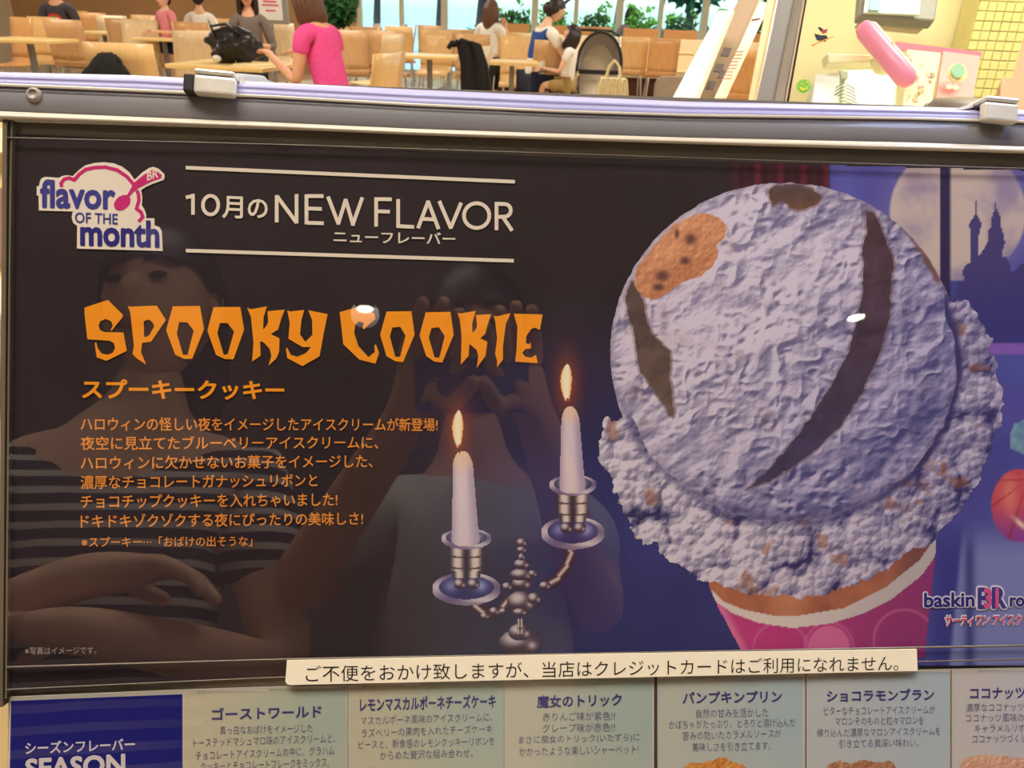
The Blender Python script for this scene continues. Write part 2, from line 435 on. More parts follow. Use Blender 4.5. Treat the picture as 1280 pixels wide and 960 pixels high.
# bench partition with planters --------------------------------------
yb = 12.6
pa = at_y(592, 40, yb).x; pb = at_y(962, 60, yb).x + 2.2
bn = empty('bench_partition', ((pa + pb) / 2, yb, 0), 0, 'long cream bench back with a brown base running along the windows', 'bench')
wv = pb - pa
MB().box((0, 0, .64), (wv, .16, .46)).build('back_panel', M_cream, bn, bevel=.01)
MB().box((0, -.32, .40), (wv, .5, .10)).build('seat', mat('cream_cushion', (232, 214, 170), rough=.6), bn, bevel=.02)
MB().box((0, -.2, .17), (wv, .5, .33)).build('base', mat('brown_base', (96, 62, 48), rough=.6), bn)
M_trough = mat('tan_trough', (190, 140, 88), rough=.7, bump=.3)
for k, (px, wd) in enumerate(((640, .5), (690, .42), (742, .5), (800, .5), (850, .5), (905, .45), (950, .4))):
    x = at_y(px, 45, yb).x
    names = ['nearest the girl with long hair', 'behind the woman in the blue vest', 'above the pushchair', 'right of the grey hooded person', 'before the third window bay', 'beside the white leaning board', 'half hidden behind the leaning boards']
    t = empty('planter', (x, yb, .87), 0, 'tan trough of plants on the bench, ' + names[k], 'planter', 'planters along the bench back')
    MB().box((0, 0, .06), (wd, .15, .12)).build('trough', M_trough, t, bevel=.006)
    tag(leaves(MB(), (0, 0, .19), (wd * .48, .09, .10), 110, .05).build('foliage', M_leaf[1] if k % 2 else M_leaf[0], t), kind='stuff')
    st = MB()
    for j in range(5):
        a = random.uniform(-.4, .4) * wd; hh = random.uniform(.22, .42)
        st.tube([(a, 0, .1), (a + random.uniform(-.05, .05), 0, hh)], [.006, .003], 5)
        leaves(st, (a, 0, hh), (.06, .05, .07), 9, .05)
    tag(st.build('sprig', M_leaf[1], t), kind='stuff')

# ceiling lamps behind the camera whose reflections show in the sleeve
M_lamp = mat('lamp_glow', (255, 246, 222), emit=22.0)
def downlight(px, py, rad, label, pw):
    v = ray(px, py); v = v - PN * (2 * v.dot(PN))
    s = CAM + ray(px, py) * ((PO - CAM).dot(PN) / ray(px, py).dot(PN))
    p = s + v * ((CEIL - .02 - s.z) / v.z)
    t = empty('ceiling_downlight', (p.x, p.y, CEIL), 0, label, 'lamp', 'round ceiling downlights behind the counter')
    MB().lathe([(rad * 1.25, -.0), (rad * 1.25, -.02), (rad * 1.02, -.025), (rad, -.01)], n=28).build('trim_ring', M_steel, t)
    MB().lathe([(rad, -.012), (rad * .98, -.022), (rad * .5, -.023)], n=28).build('bulb', M_lamp, t)
    light('downlight', 'SPOT', (p.x, p.y, CEIL - .06), pw, (1, .9, .76), (0, 0, 0), spot_size=R(130), spot_blend=.6, shadow_soft_size=.08)
downlight(457, 386, .048, 'round downlight reflected above the orange headline lettering', 14)
downlight(1070, 396, .056, 'round downlight reflected on the right of the printed scoop', 14)

# ================================================================== CHAIRS AND TABLES
def wood(name, rgb):
    return mat(name, rgb, rough=.38, var=.09, scale=3.0, stretch=(14, 14, .8), coat=.15)
WOODS = [wood('ply_gold', (228, 188, 128)), wood('ply_tan', (210, 168, 120)), wood('ply_pale', (230, 204, 162)), wood('ply_orange', (216, 162, 104))]
def shell_rows(prof, w, curve=.012):
    rows = []
    for (y, z) in prof:
        rows.append([(w / 2 * s, y + curve * (s * s - .3), z) for s in (-1, -.5, 0, .5, 1)])
    return rows
def make_chair(m):
    t = empty('dining_chair')
    MB().sheet(shell_rows([(-.255, .90), (-.24, .80), (-.215, .68), (-.20, .56), (-.19, .50)], .40)).build('backrest', m, t, smooth=True, solid=.012)
    MB().sheet(shell_rows([(-.19, .50), (-.17, .455), (-.12, .43), (-.02, .425), (.10, .432), (.17, .436), (.215, .425), (.235, .395)], .40, .0)).build('seat', m, t, smooth=True, solid=.012)
    for sx in (-1, 1):
        for y0, y1 in ((-.12, -.22), (.14, .20)):
            MB().tube([(sx * .15, y0, .42), (sx * .18, y1, .0)], .011, 7).build('leg', M_steel, t)
    for y in (-.12, .14): MB().tube([(-.15, y, .416), (.15, y, .416)], .01, 6).build('seat_rail', M_steel, t)
    return t
def copy_tree(o, parent=None):
    c = o.copy(); COL.objects.link(c); c.parent = parent
    for ch in o.children: copy_tree(ch, c)
    return c
proto = [make_chair(m) for m in WOODS]
used = [False] * 4
def chair(px, w, rot, wi, label, y=None, pyt=60):
    """px: middle of the back in the photo, w: its width there"""
    y = y or 434.0 / w
    x = at_y(px, pyt, y).x
    if not used[wi]: o = proto[wi]; used[wi] = True
    else: o = copy_tree(proto[wi])
    o.location = (x, y, 0); o.rotation_euler = (0, 0, R(rot))
    tag(o, label, 'chair', 'plywood dining chairs of the food court')
    return o
chair(34, 46, 172, 0, 'yellow plywood chair behind the leftmost table, its seat facing the camera', pyt=20)
chair(98, 47, 2, 1, 'tan plywood chair seen from behind, right of the leftmost table')
chair(137, 38, 186, 2, 'pale plywood chair front on, behind the tan chair near the left edge')
chair(166, 44, 8, 1, 'tan plywood chair mostly hidden by a pale chair behind the black jacket chair', y=10.7)
chair(174, 44, 195, 2, 'pale plywood chair just behind the chair with the black jacket')
chair(168, 84, 4, 0, 'large golden plywood chair in front with a black jacket over it')
chair(237, 58, 38, 2, 'pale striped plywood chair turned sideways, left of the table with the black bag')
chair(272, 55, 2, 1, 'tan plywood chair back behind the table with the black bag')
chair(124, 34, 20, 3, 'far orange plywood chair at the top edge, behind the pale chair near the left', y=13.2)
chair(176, 36, 178, 1, 'far tan plywood chair at the top edge, left of the toddler in pink', y=12.6)
chair(252, 48, 0, 3, 'orange plywood chair carrying the dark haired child in a white shirt', y=10.2)
chair(290, 38, 15, 1, 'far plywood chair at the top edge, behind the person in grey', y=12.8)
chair(333, 34, 170, 3, 'orange plywood chair under the notice stand', y=11.6)
chair(352, 30, 200, 2, 'pale plywood chair half hidden behind the raised hand of the woman in pink', y=11.0)
chair(441, 84, 72, 0, 'golden plywood chair edge on, behind the back of the woman in pink', y=5.1)
chair(440, 36, 5, 1, 'tan plywood chair right beside the pink shirt, beyond the nearest ones', y=9.6)
chair(459, 34, 12, 1, 'tan plywood chair partly behind the one with the cream shoulder bag', y=11.4)
chair(486, 44, -4, 1, 'tan plywood chair with a cream shoulder bag hung on it')
chair(466, 40, 68, 2, 'pale plywood chair edge on, left of the cream shoulder bag', y=8.6)
chair(501, 34, 3, 0, 'far golden plywood chair behind the chair with the cream shoulder bag', y=12.4)
chair(488, 30, 84, 1, 'far plywood chair edge on against the glazing, left one of a pair', y=14.0)
chair(502, 30, 96, 1, 'far plywood chair edge on against the glazing, right one of a pair', y=14.2)
chair(454, 34, 86, 3, 'far plywood chair edge on beside the dark leafy plant', y=13.4)
chair(540, 32, 0, 1, 'far tan plywood chair against the bright window, behind the middle table', y=14.0)
chair(542, 40, 178, 0, 'golden plywood chair facing the camera behind the middle table', y=10.6)
chair(578, 34, 4, 1, 'far plywood chair left of the girl with long brown hair', y=12.0)
chair(589, 40, 8, 1, 'tan plywood chair behind the chair draped with black cloth', y=10.0)
chair(568, 70, 76, 2, 'pale plywood chair edge on, draped with a long black cloth', y=6.6)
chair(633, 36, 2, 0, 'far golden plywood chair below the girl with long brown hair', y=11.6)
chair(648, 43, 180, 0, 'golden plywood chair facing the camera, right of the black cloth', y=9.4)
chair(679, 46, 22, 1, 'tan plywood chair the woman in the blue vest sits on', y=8.9)
chair(789, 32, 0, 0, 'golden plywood chair right of the pushchair, left one of a pair', y=11.6)
chair(828, 32, -3, 3, 'orange plywood chair right of the pushchair, right one of a pair', y=11.4)
chair(5, 60, 150, 3, 'orange plywood chair cut by the left edge of the photo', y=9.0)
chair(935, 46, 0, 3, 'orange plywood chair seen between the leaning display boards', y=8.5)
chair(110, 34, 4, 0, 'golden plywood chair at the top edge behind the person in the dark printed shirt', y=14.2)
chair(425, 36, 0, 0, 'golden plywood chair below the dark leafy plant', y=11.2)

M_table = mat('table_laminate', (240, 208, 140), rough=.3, var=.04, scale=5)
def make_table():
    t = empty('dining_table')
    MB().box((0, 0, .705), (.70, .62, .032)).build('tabletop', M_table, t, bevel=.008)
    MB().tube([(0, 0, .05), (0, 0, .69)], .035, 12).build('pedestal', M_grey, t)
    MB().lathe([(.24, 0), (.24, .012), (.05, .05)], n=20).build('base', M_grey, t)
    return t
tproto = make_table(); tused = False
def table(px, py, y, label, rot=0, sc=1):
    global tused
    o = copy_tree(tproto) if tused else tproto; tused = True
    o.location = (at_y(px, py, y).x, y, 0); o.rotation_euler = (0, 0, R(rot)); o.scale = (sc, sc, 1)
    tag(o, label, 'table', 'small square tables of the food court')
    return o
table(36, 47, 8.6, 'pale square table on a grey post at the left edge', 0)
table(131, 46, 11.0, 'pale table showing as a strip between the pale chairs on the left', 5, .8)
table(205, 50, 10.0, 'pale table in front of the toddler in pink', 5, .8)
T5 = table(292, 84, 6.3, 'pale table carrying the black bag, in front of the woman in pink', -6, 1.05)
table(537, 72, 8.6, 'pale square table in the middle, before the golden chair by the window', 2, .82)
table(640, 82, 8.1, 'pale square table right of the black cloth chair', 2, .72)
table(560, 4, 13.2, 'far table by the window, its rim just above the middle chairs', 0, .7)
table(140, 3, 13.5, 'far pale table at the top edge, left of the toddler in pink', 0, .8)
table(668, 60, 11.0, 'pale table behind the woman in the blue vest', 0, .8)
table(838, 68, 11.9, 'pale table in front of the bench, right of the pair of golden chairs', 0, .8)

# ================================================================== PEOPLE
SKIN = mat('skin', (226, 172, 138), rough=.55, var=.03, scale=20)
SKIN2 = mat('skin_pale', (232, 186, 156), rough=.55, var=.03, scale=20)
HAIR = mat('hair_dark', (38, 28, 26), rough=.45, var=.25, scale=10, stretch=(20, 20, 1))
HAIRB = mat('hair_brown', (96, 62, 44), rough=.45, var=.25, scale=10, stretch=(20, 20, 1))
EYE = mat('eye_dark', (20, 16, 16), rough=.3)
LIP = mat('lip', (180, 96, 88), rough=.5)
def skin(joints, edges, name, m, parent=None, sub=2, extra=None):
    """joints: {key: (point, radius)}; one continuous surface grown over the edges, rooted at the first joint"""
    keys = list(joints); ix = {k: i for i, k in enumerate(keys)}
    me = D.meshes.new('tmp'); me.from_pydata([tuple(joints[k][0]) for k in keys], [(ix[a], ix[b]) for a, b in edges], [])
    t = D.objects.new('tmp', me); COL.objects.link(t)
    s = t.modifiers.new('s', 'SKIN'); q = t.modifiers.new('q', 'SUBSURF'); q.levels = sub; q.render_levels = sub
    for k in keys:
        v = me.skin_vertices[0].data[ix[k]]; r = joints[k][1]
        v.radius = r if isinstance(r, tuple) else (r, r); v.use_root = (ix[k] == 0)
    ev = D.meshes.new_from_object(t.evaluated_get(bpy.context.evaluated_depsgraph_get()))
    D.objects.remove(t)
    V = [tuple(v.co) for v in ev.vertices]; F = [tuple(p.vertices) for p in ev.polygons]
    D.meshes.remove(ev)
    mb = MB(); mb.add(V, F)
    if extra: extra(mb)
    return mb.build(name, m, parent, smooth=True)
def head_geo(mb, c, s, rot):
    """a head with brow, nose, chin and ears; faces +Y before rotation"""
    n, mm = 20, 14; V = []
    for i in range(mm + 1):
        th = math.pi * i / mm
        for k in range(n):
            ph = 2 * math.pi * k / n
            d = Vector((max(math.sin(th), .02) * math.cos(ph), max(math.sin(th), .02) * math.sin(ph), math.cos(th)))
            x, y, z = d.x * .074, d.y * .092, d.z * .112
            if z < 0:
                q = -z / .112; x *= 1 - .32 * q; y = y * (1 - .25 * q) + .012 * q
            if y > .04 and abs(x) < .022:
                if -.04 < z < .03: y += .020 * (1 - abs(x) / .022) * max(0, 1 - abs(z + .018) / .035)
            if y > .05 and .0 < z < .035 and .018 < abs(x) < .045: y -= .008
            V.append(rot @ (Vector((x, y, z)) * s) + Vector(c))
    mb.add(V, [(i * n + k, (i + 1) * n + k, (i + 1) * n + (k + 1) % n, i * n + (k + 1) % n) for i in range(mm) for k in range(n)])
    for sx in (-1, 1):
        mb.ell(rot @ (Vector((sx * .076, -.005, -.005)) * s) + Vector(c), (.010 * s, .018 * s, .030 * s), 8, 6, rot)
def face(parent, c, s, rot):
    mb = MB()
    for sx in (-1, 1): mb.ell(rot @ (Vector((sx * .031, .080, .012)) * s) + Vector(c), (.013 * s, .006 * s, .006 * s), 8, 5, rot)
    e = mb.build('eyes', EYE, parent, True)
    b = MB()
    for sx in (-1, 1): b.tube([rot @ (Vector((sx * x, y, z)) * s) + Vector(c) for x, y, z in ((.014, .088, .034), (.032, .084, .040), (.05, .068, .033))], .0035 * s, 5)
    b.build('eyebrows', HAIR, parent, True)
    MB().ell(rot @ (Vector((0, .082, -.055)) * s) + Vector(c), (.024 * s, .010 * s, .008 * s), 10, 6, rot).build('lips', LIP, parent, True)
def hair(parent, c, s, rot, m, style='short', length=.3):
    """a cap of hair over the skull; style adds a tail, a bun or long locks"""
    n, mm = 22, 12; V = []
    for i in range(mm + 1):
        for k in range(n):
            ph = 2 * math.pi * k / n; f = math.sin(ph)          # +1 at the face
            end = math.pi * (.40 if f > .5 else (.40 + (.5 - f) * (.22 if style == 'short' else .25)))
            th = end * i / mm
            w = 1.0 + .03 * math.sin(ph * 9 + i)
            d = Vector((max(math.sin(th), .02) * math.cos(ph) * .087 * w, max(math.sin(th), .02) * math.sin(ph) * .104 * w - .004, math.cos(th) * .124))
            V.append(rot @ (d * s) + Vector(c))
    mb = MB(); mb.add(V, [(i * n + k, (i + 1) * n + k, (i + 1) * n + (k + 1) % n, i * n + (k + 1) % n) for i in range(mm) for k in range(n)])
    T = lambda p: rot @ (Vector(p) * s) + Vector(c)
    if style == 'long':
        for k in range(13):
            a = R(180 + 180 * (k / 12.0)) ; x, y = math.cos(a) * .078, math.sin(a) * .088
            mb.tube([T((x * .8, y * .9, .06)), T((x * 1.1, y * 1.1, -.03)), T((x * 1.15, y * 1.15, -.12 - length * .3)), T((x * .9, y * 1.0, -.1 - length))], [.024 * s, .030 * s, .028 * s, .008 * s], 7)
    if style == 'tail':
        mb.tube([T((0, -.085, .04)), T((0, -.13, .03)), T((0, -.15, -.06)), T((0, -.13, -.06 - length)), T((0, -.11, -.12 - length))], [.02 * s, .038 * s, .040 * s, .028 * s, .006 * s], 9)
    if style == 'bun':
        mb.ell(T((0, -.10, -.01)), (.055 * s, .05 * s, .06 * s), 12, 8, rot)
    return mb.build('hair', m, parent, True)
def hand_edges(J, E, wrist, side, s=1.0, curl=.5, dirn=None, up=None):
    """palm, four fingers and a thumb branching from the wrist key"""
    w = Vector(J[wrist][0]); d = Vector(dirn).normalized(); u = Vector(up).normalized(); l = d.cross(u).normalized()
    pk = wrist + '_palm'; J[pk] = (w + d * .055 * s, (.026 * s, .016 * s)); E.append((wrist, pk))
    for i, (off, ln) in enumerate(((-.027, .062), (-.009, .072), (.009, .068), (.027, .054))):
        a = pk + 'a%d' % i; b = pk + 'b%d' % i; c = pk + 'c%d' % i
        p0 = w + d * .095 * s + l * off * s * 1.1
        J[a] = (p0, .0095 * s); J[b] = (p0 + (d * (1 - curl * .5) - u * curl).normalized() * ln * .55 * s, .0085 * s)
        J[c] = (Vector(J[b][0]) + (d * (1 - curl * 1.2) - u * curl * 1.3).normalized() * ln * .5 * s, .007 * s)
        E += [(pk, a), (a, b), (b, c)]
    t = pk + 't'; t2 = pk + 'u'
    J[t] = (w + d * .05 * s - l * side * .042 * s - u * .01 * s, .011 * s); J[t2] = (w + d * .085 * s - l * side * .055 * s - u * .03 * s, .008 * s)
    E += [(pk, t), (t, t2)]
def person(name, label, loc, rz, s=1.0, skin_m=SKIN, top_m=None, bottom_m=None, hair_m=HAIR, style='short', hl=.3, lean=.06, head=(0, 0, 0),
           el=None, wr=None, kn=None, an=None, sleeve=.5, legs_bare=False, shoes=True, headoff=(0, 0, 0), group=None, seat_z=.5, top_r=1.0, face_on=True):
    """seated figure, facing +Y, origin on the floor under the seat"""
    t = empty(name, loc, rz, label, 'person', group)
    sz = seat_z
    J = {}
    J['pelvis'] = (Vector((0, 0, sz)), (.135, .105))
    J['waist'] = (Vector((0, lean * .3, sz + .17)), (.115, .09))
    J['chest'] = (Vector((0, lean * .8, sz + .36)), (.135, .10))
    J['collar'] = (Vector((0, lean, sz + .49)), (.075, .06))
    J['neck'] = (Vector((0, lean * 1.15, sz + .565)), .045)
    J['skull'] = (Vector((headoff[0] * .5, lean * 1.3 + headoff[1] * .5, sz + .62 + headoff[2] * .5)), .05)
    E = [('pelvis', 'waist'), ('waist', 'chest'), ('chest', 'collar'), ('collar', 'neck'), ('neck', 'skull')]
    el = el or ((-.24, .05, .68), (.24, .05, .68)); wr = wr or ((-.14, .27, .70), (.14, .27, .70))
    kn = kn or ((-.11, .42, .50), (.11, .42, .50)); an = an or ((-.11, .42, .09), (.11, .42, .09))
    for i, sd in enumerate((-1, 1)):
        q = str(i)
        J['sh' + q] = (Vector((sd * .155, lean, sz + .455)), .055); J['el' + q] = (Vector(el[i]), .038); J['wr' + q] = (Vector(wr[i]), .025)
        E += [('collar', 'sh' + q), ('sh' + q, 'el' + q), ('el' + q, 'wr' + q)]
        d = Vector(wr[i]) - Vector(el[i]); hand_edges(J, E, 'wr' + q, sd, 1.0, .45, d, (0, -.2, 1) if abs(d.normalized().z) < .8 else (0, 1, 0))
        J['hp' + q] = (Vector((sd * .09, .02, sz - .01)), .085); J['kn' + q] = (Vector(kn[i]), .058); J['an' + q] = (Vector(an[i]), .036); J['to' + q] = (Vector(an[i]) + Vector((0, .13, -.045)), .03)
        E += [('pelvis', 'hp' + q), ('hp' + q, 'kn' + q), ('kn' + q, 'an' + q), ('an' + q, 'to' + q)]
    hc = Vector((headoff[0], lean * 1.45 + .02 + headoff[1], sz + .70 + headoff[2]))
    rot = Matrix.Rotation(R(head[2]), 3, 'Z') @ Matrix.Rotation(R(head[1]), 3, 'Y') @ Matrix.Rotation(R(head[0]), 3, 'X')
    hs = 1.0 if s > .8 else 1.25
    b = skin(J, E, 'body', skin_m, t, 2, lambda mb: head_geo(mb, hc, hs, rot))
    if face_on: face(t, hc, hs, rot)
    hair(t, hc, hs, rot, hair_m, style, hl)
    # clothes: slightly larger shells that stop at hem, sleeve and cuff
    k = 1.10 * top_r
    T = {}
    def up(key, f=k): r = J[key][1]; return (J[key][0], tuple(v * f for v in r) if isinstance(r, tuple) else r * f)
    T['hem'] = (Vector((0, -.0, sz - .01)), (.150 * top_r, .12 * top_r)); T['waist'] = up('waist', k * 1.08); T['chest'] = up('chest', k * 1.02); T['collar'] = up('collar', 1.14)
    TE = [('hem', 'waist'), ('waist', 'chest'), ('chest', 'collar')]
    for q in '01':
        T['sh' + q] = up('sh' + q, 1.2); a = Vector(J['sh' + q][0]); e = Vector(J['el' + q][0]); w = Vector(J['wr' + q][0])
        TE.append(('collar', 'sh' + q))
        if sleeve <= 1: T['cf' + q] = (a.lerp(e, sleeve), .056); TE.append(('sh' + q, 'cf' + q))
        else: T['el' + q] = (e, .05); T['cf' + q] = (e.lerp(w, sleeve - 1), .036); TE += [('sh' + q, 'el' + q), ('el' + q, 'cf' + q)]
    skin(T, TE, 'top', top_m, t)
    B = {'pelvis': (Vector((0, 0, sz)), (.148, .118))}; BE = []
    for q in '01':
        B['hp' + q] = up('hp' + q, 1.12); h = Vector(J['hp' + q][0]); kk = Vector(J['kn' + q][0]); aa = Vector(J['an' + q][0])
        BE.append(('pelvis', 'hp' + q))
        if legs_bare: B['hm' + q] = (h.lerp(kk, .8), .075); BE.append(('hp' + q, 'hm' + q))
        else: B['kn' + q] = (kk, .070); B['hm' + q] = (kk.lerp(aa, .92), .05); BE += [('hp' + q, 'kn' + q), ('kn' + q, 'hm' + q)]
    skin(B, BE, 'trousers' if not legs_bare else 'shorts', bottom_m or M_black, t)
    if shoes:
        for q in '01':
            a = Vector(J['an' + q][0]); MB().ell(a + Vector((0, .055, -.05)), (.045, .125, .042), 12, 7).build('shoe', mat('shoe_dark', (40, 36, 38), rough=.5), t, True)
    t.scale = (s, s, s)
    return t
def cloth(name, rgb, **kw): return mat('cloth_' + name, rgb, rough=.85, bump=.35, var=.1, scale=40, **kw)

# woman in pink at the near table (her head is above the frame)
yp = 5.75; xp = at_y(417, 60, yp).x
pk = person('person', 'woman in a pink short sleeved shirt seated at the table with the black bag', (xp, yp, -.0), R(62), 1.0, SKIN, cloth('pink', (238, 84, 158)), cloth('denim', (60, 66, 90)), HAIRB, 'long', .12,
            lean=.13, el=((-.20, .17, .66), (.22, .12, .68)), wr=((-.13, .44, .80), (.10, .36, .80)), sleeve=.45, head=(-18, 0, 0), headoff=(0, .03, -.01))
# mother and child
ym = 8.75; xm = at_y(668, 60, ym).x
person('person', 'woman in a blue vest and white sleeves bending over a small child', (xm, ym, 0), R(-62), 1.0, SKIN2, cloth('white', (240, 236, 228)), cloth('navy', (30, 34, 58)), HAIR, 'bun', .2,
       lean=.12, el=((-.20, .25, .70), (.22, .26, .72)), wr=((-.12, .46, .74), (.02, .50, .76)), sleeve=.55, head=(-14, 0, 0), headoff=(0, .04, -.02))
vest = [o for o in D.objects if o.name.startswith('top')][-1].parent
J = {'hem': (Vector((0, .01, .62)), (.152, .125)), 'chest': (Vector((0, .10, .86)), (.165, .128)), 'collar': (Vector((0, .125, .985)), (.125, .10)), 'a': (Vector((-.12, .12, .955)), .072), 'b': (Vector((.12, .12, .955)), .072)}
skin(J, [('hem', 'chest'), ('chest', 'collar'), ('collar', 'a'), ('collar', 'b')], 'vest', cloth('blue', (38, 74, 152)), vest)
ych = 8.60; xc = at_y(711, 60, ych).x
person('person', 'small child in white top and khaki shorts held by the woman in the blue vest', (xc, ych, .17), R(70), .66, SKIN2, cloth('white', (240, 236, 228)), cloth('khaki', (176, 150, 96)), HAIR, 'long', .08,
       lean=-.04, legs_bare=True, sleeve=.5, head=(28, 0, 0), kn=((-.11, .36, .46), (.11, .36, .46)), an=((-.11, .40, .09), (.11, .40, .09)))
yg = 11.5; xg = at_y(612, 40, yg).x
person('person', 'girl with very long brown hair seated before the planters', (xg, yg - .1, 0), R(-25), .98, SKIN2, cloth('white', (240, 236, 228)), M_black, HAIRB, 'long', .34, lean=.02, el=((-.24, .05, .68), (.26, .14, .70)), wr=((-.14, .27, .72), (.20, .10, .95)))
yh = 14.2; xh = at_y(787, 40, yh).x
person('person', 'person in a grey top with dark hair seated by the window, back turned', (xh, yh, 0), R(-15), 1.0, SKIN, cloth('grey', (128, 122, 126)), M_black, HAIR, 'long', .10, lean=.04, sleeve=1.8, top_r=1.12)
yt = 10.2; xt = at_y(209, 30, yt).x
person('person', 'toddler in a pink checked top standing among the pale chairs', (xt, yt, .28), R(150), .72, SKIN2, cloth('rose', (226, 140, 150)), cloth('navy', (30, 34, 58)), HAIR, 'short', lean=.0, sleeve=.5,
       legs_bare=True, kn=((-.09, .08, .28), (.09, .08, .28)), an=((-.09, .02, .0), (.09, .02, .0)), shoes=False)
yw = 10.45; xw = at_y(249, 20, yw).x
person('person', 'dark haired child in a white shirt seated with the back to the camera', (xw, yw, .10), R(10), .88, SKIN, cloth('white', (240, 236, 228)), M_black, HAIR, 'short', lean=.05, sleeve=.9)
yk = 9.6; xk = at_y(311, 20, yk).x
person('person', 'person in a grey top with black hair, beyond the black bag', (xk, yk, .0), R(195), 1.0, SKIN, cloth('greybrown', (120, 108, 104)), M_black, HAIR, 'long', .12, lean=.05, sleeve=1.6)
yl = 10.8; xl2 = at_y(76, 20, yl).x
pl = person('person', 'person in a dark shirt with a red and green round print, near the left edge', (xl2, yl, .0), R(185), 1.02, SKIN, cloth('darkgrey', (70, 66, 74)), cloth('greygreen', (140, 136, 120)), HAIR, 'short', lean=.05, sleeve=.6)
for i, (rgb, r0, r1) in enumerate((((196, 60, 50), .075, .105), ((60, 140, 84), .045, .075), ((226, 220, 210), 0.004, .045))):
    MB().lathe([(r1, 0), (r1, .008), (r0, .008), (r0, 0)], (0, .175, .80), 24, Matrix.Rotation(R(-90), 3, 'X')).build('shirt_print', cloth('print%d' % i, rgb), pl)
yr = 11.2; xr = at_y(921, 38, yr).x
person('person', 'person in a dusty pink top seen between the leaning display boards', (xr - .05, yr, .0), R(170), .95, SKIN, cloth('dusty', (196, 140, 134)), M_black, HAIR, 'short', lean=.05)

# ================================================================== LOOSE THINGS OF THE FOOD COURT
def drape(mb, rows): return mb.sheet(rows)
# black jacket on the near chair
rows = []
for i, (py, hw) in enumerate(((68, 9), (69, 16), (73, 22), (80, 28), (92, 36), (125, 46))):
    rows.append([tuple(at_y(133 + hw * q, py + 5 * q * q * min(i, 2), 4.872 - .010 * i + .006 * math.sin(q * 9 + i))) for q in np.linspace(-1, 1, 15)])
tag(MB().sheet(rows).build('jacket', M_black, smooth=True, solid=.03), 'black jacket hung over the large front chair on the left', 'jacket')
# black cloth on edge-on chair
c = at_y(585, 90, 6.35); rows = []
for i, (z, o) in enumerate(((.905, -.06), (.945, -.02), (.93, .03), (.80, .07), (.60, .09), (.40, .11))):
    rows.append([(c.x - .02 + o + (.07 + .01 * i) * s, 6.3 + .02 * math.sin(s * 7 + i * .6) - .01 * i, z - .02 * abs(s)) for s in np.linspace(-1, 1, 11)])
tag(MB().sheet(rows).build('coat', M_black, smooth=True, solid=.03), 'long black cloth hanging over the pale edge-on chair in the middle', 'coat')
# black bag
bx, by = at_y(293, 60, 6.3).x, 6.3
bag = empty('handbag', (bx, by, .722), 0, 'crumpled black bag with a white tag lying on the near table', 'bag')
mb = MB(); n, mm = 30, 16; V = []
for i in range(mm + 1):
    for k in range(n):
        th = math.pi * i / mm; ph = 2 * math.pi * k / n
        r = 1 + .22 * math.sin(ph * 3 + th * 4) * math.sin(th) + .10 * math.sin(ph * 7 - th * 6)
        V.append((.185 * r * max(math.sin(th), .02) * math.cos(ph), .11 * r * max(math.sin(th), .02) * math.sin(ph), .115 + .115 * math.cos(th) * (1 + .25 * math.sin(ph * 2 + 1))))
mb.add(V, [(i * n + k, (i + 1) * n + k, (i + 1) * n + (k + 1) % n, i * n + (k + 1) % n) for i in range(mm) for k in range(n)])
mb.build('body', mat('black_leather', (34, 30, 32), rough=.35, bump=.5, var=.3, scale=14), bag, True)
MB().tube([(-.1, -.05, .16), (-.13, -.08, .25), (-.02, -.06, .27), (.06, -.05, .20)], .012, 7).build('handle', mat('black_leather'), bag, True)
MB().ell((-.10, -.115, .035), (.035, .02, .025), 10, 7).build('tag', mat('white_tag', (230, 225, 215)), bag, True)
nb = empty('paper_tray', (bx + .17, 6.17, .722), R(-8), 'cream paper liner on the near table beside the black bag', 'tray')
MB().box((0, 0, .006), (.22, .18, .010)).build('liner', mat('cream_paper', (244, 226, 170)), nb, bevel=.003)
MB().box((0, 0, .001), (.25, .21, .006)).build('base', M_cream, nb)
# shoulder bag on chair
tx = at_y(482, 70, 9.62).x
tb = empty('shoulder_bag', (tx - .02, 9.66, 0), 0, 'cream cloth shoulder bag hanging by long straps from a tan chair', 'bag')
M_canvas = mat('canvas', (232, 218, 176), rough=.9, bump=.3, var=.1)
for sx in (-.07, .07): MB().box((sx, -.0, .73), (.028, .012, .42), Matrix.Rotation(R(4 if sx < 0 else -4), 3, 'Y')).build('strap', M_canvas, tb)
MB().sheet([[(x * w_, -.03 - .02 * math.sin(x * 5), z) for x in np.linspace(-1, 1, 9)] for z, w_ in ((.54, .06), (.50, .10), (.40, .14), (.28, .15), (.22, .13))]).build('pouch', M_canvas, tb, True, solid=.05)
# white bottle on the middle table leg side
b = at_y(511, 95, 8.2)
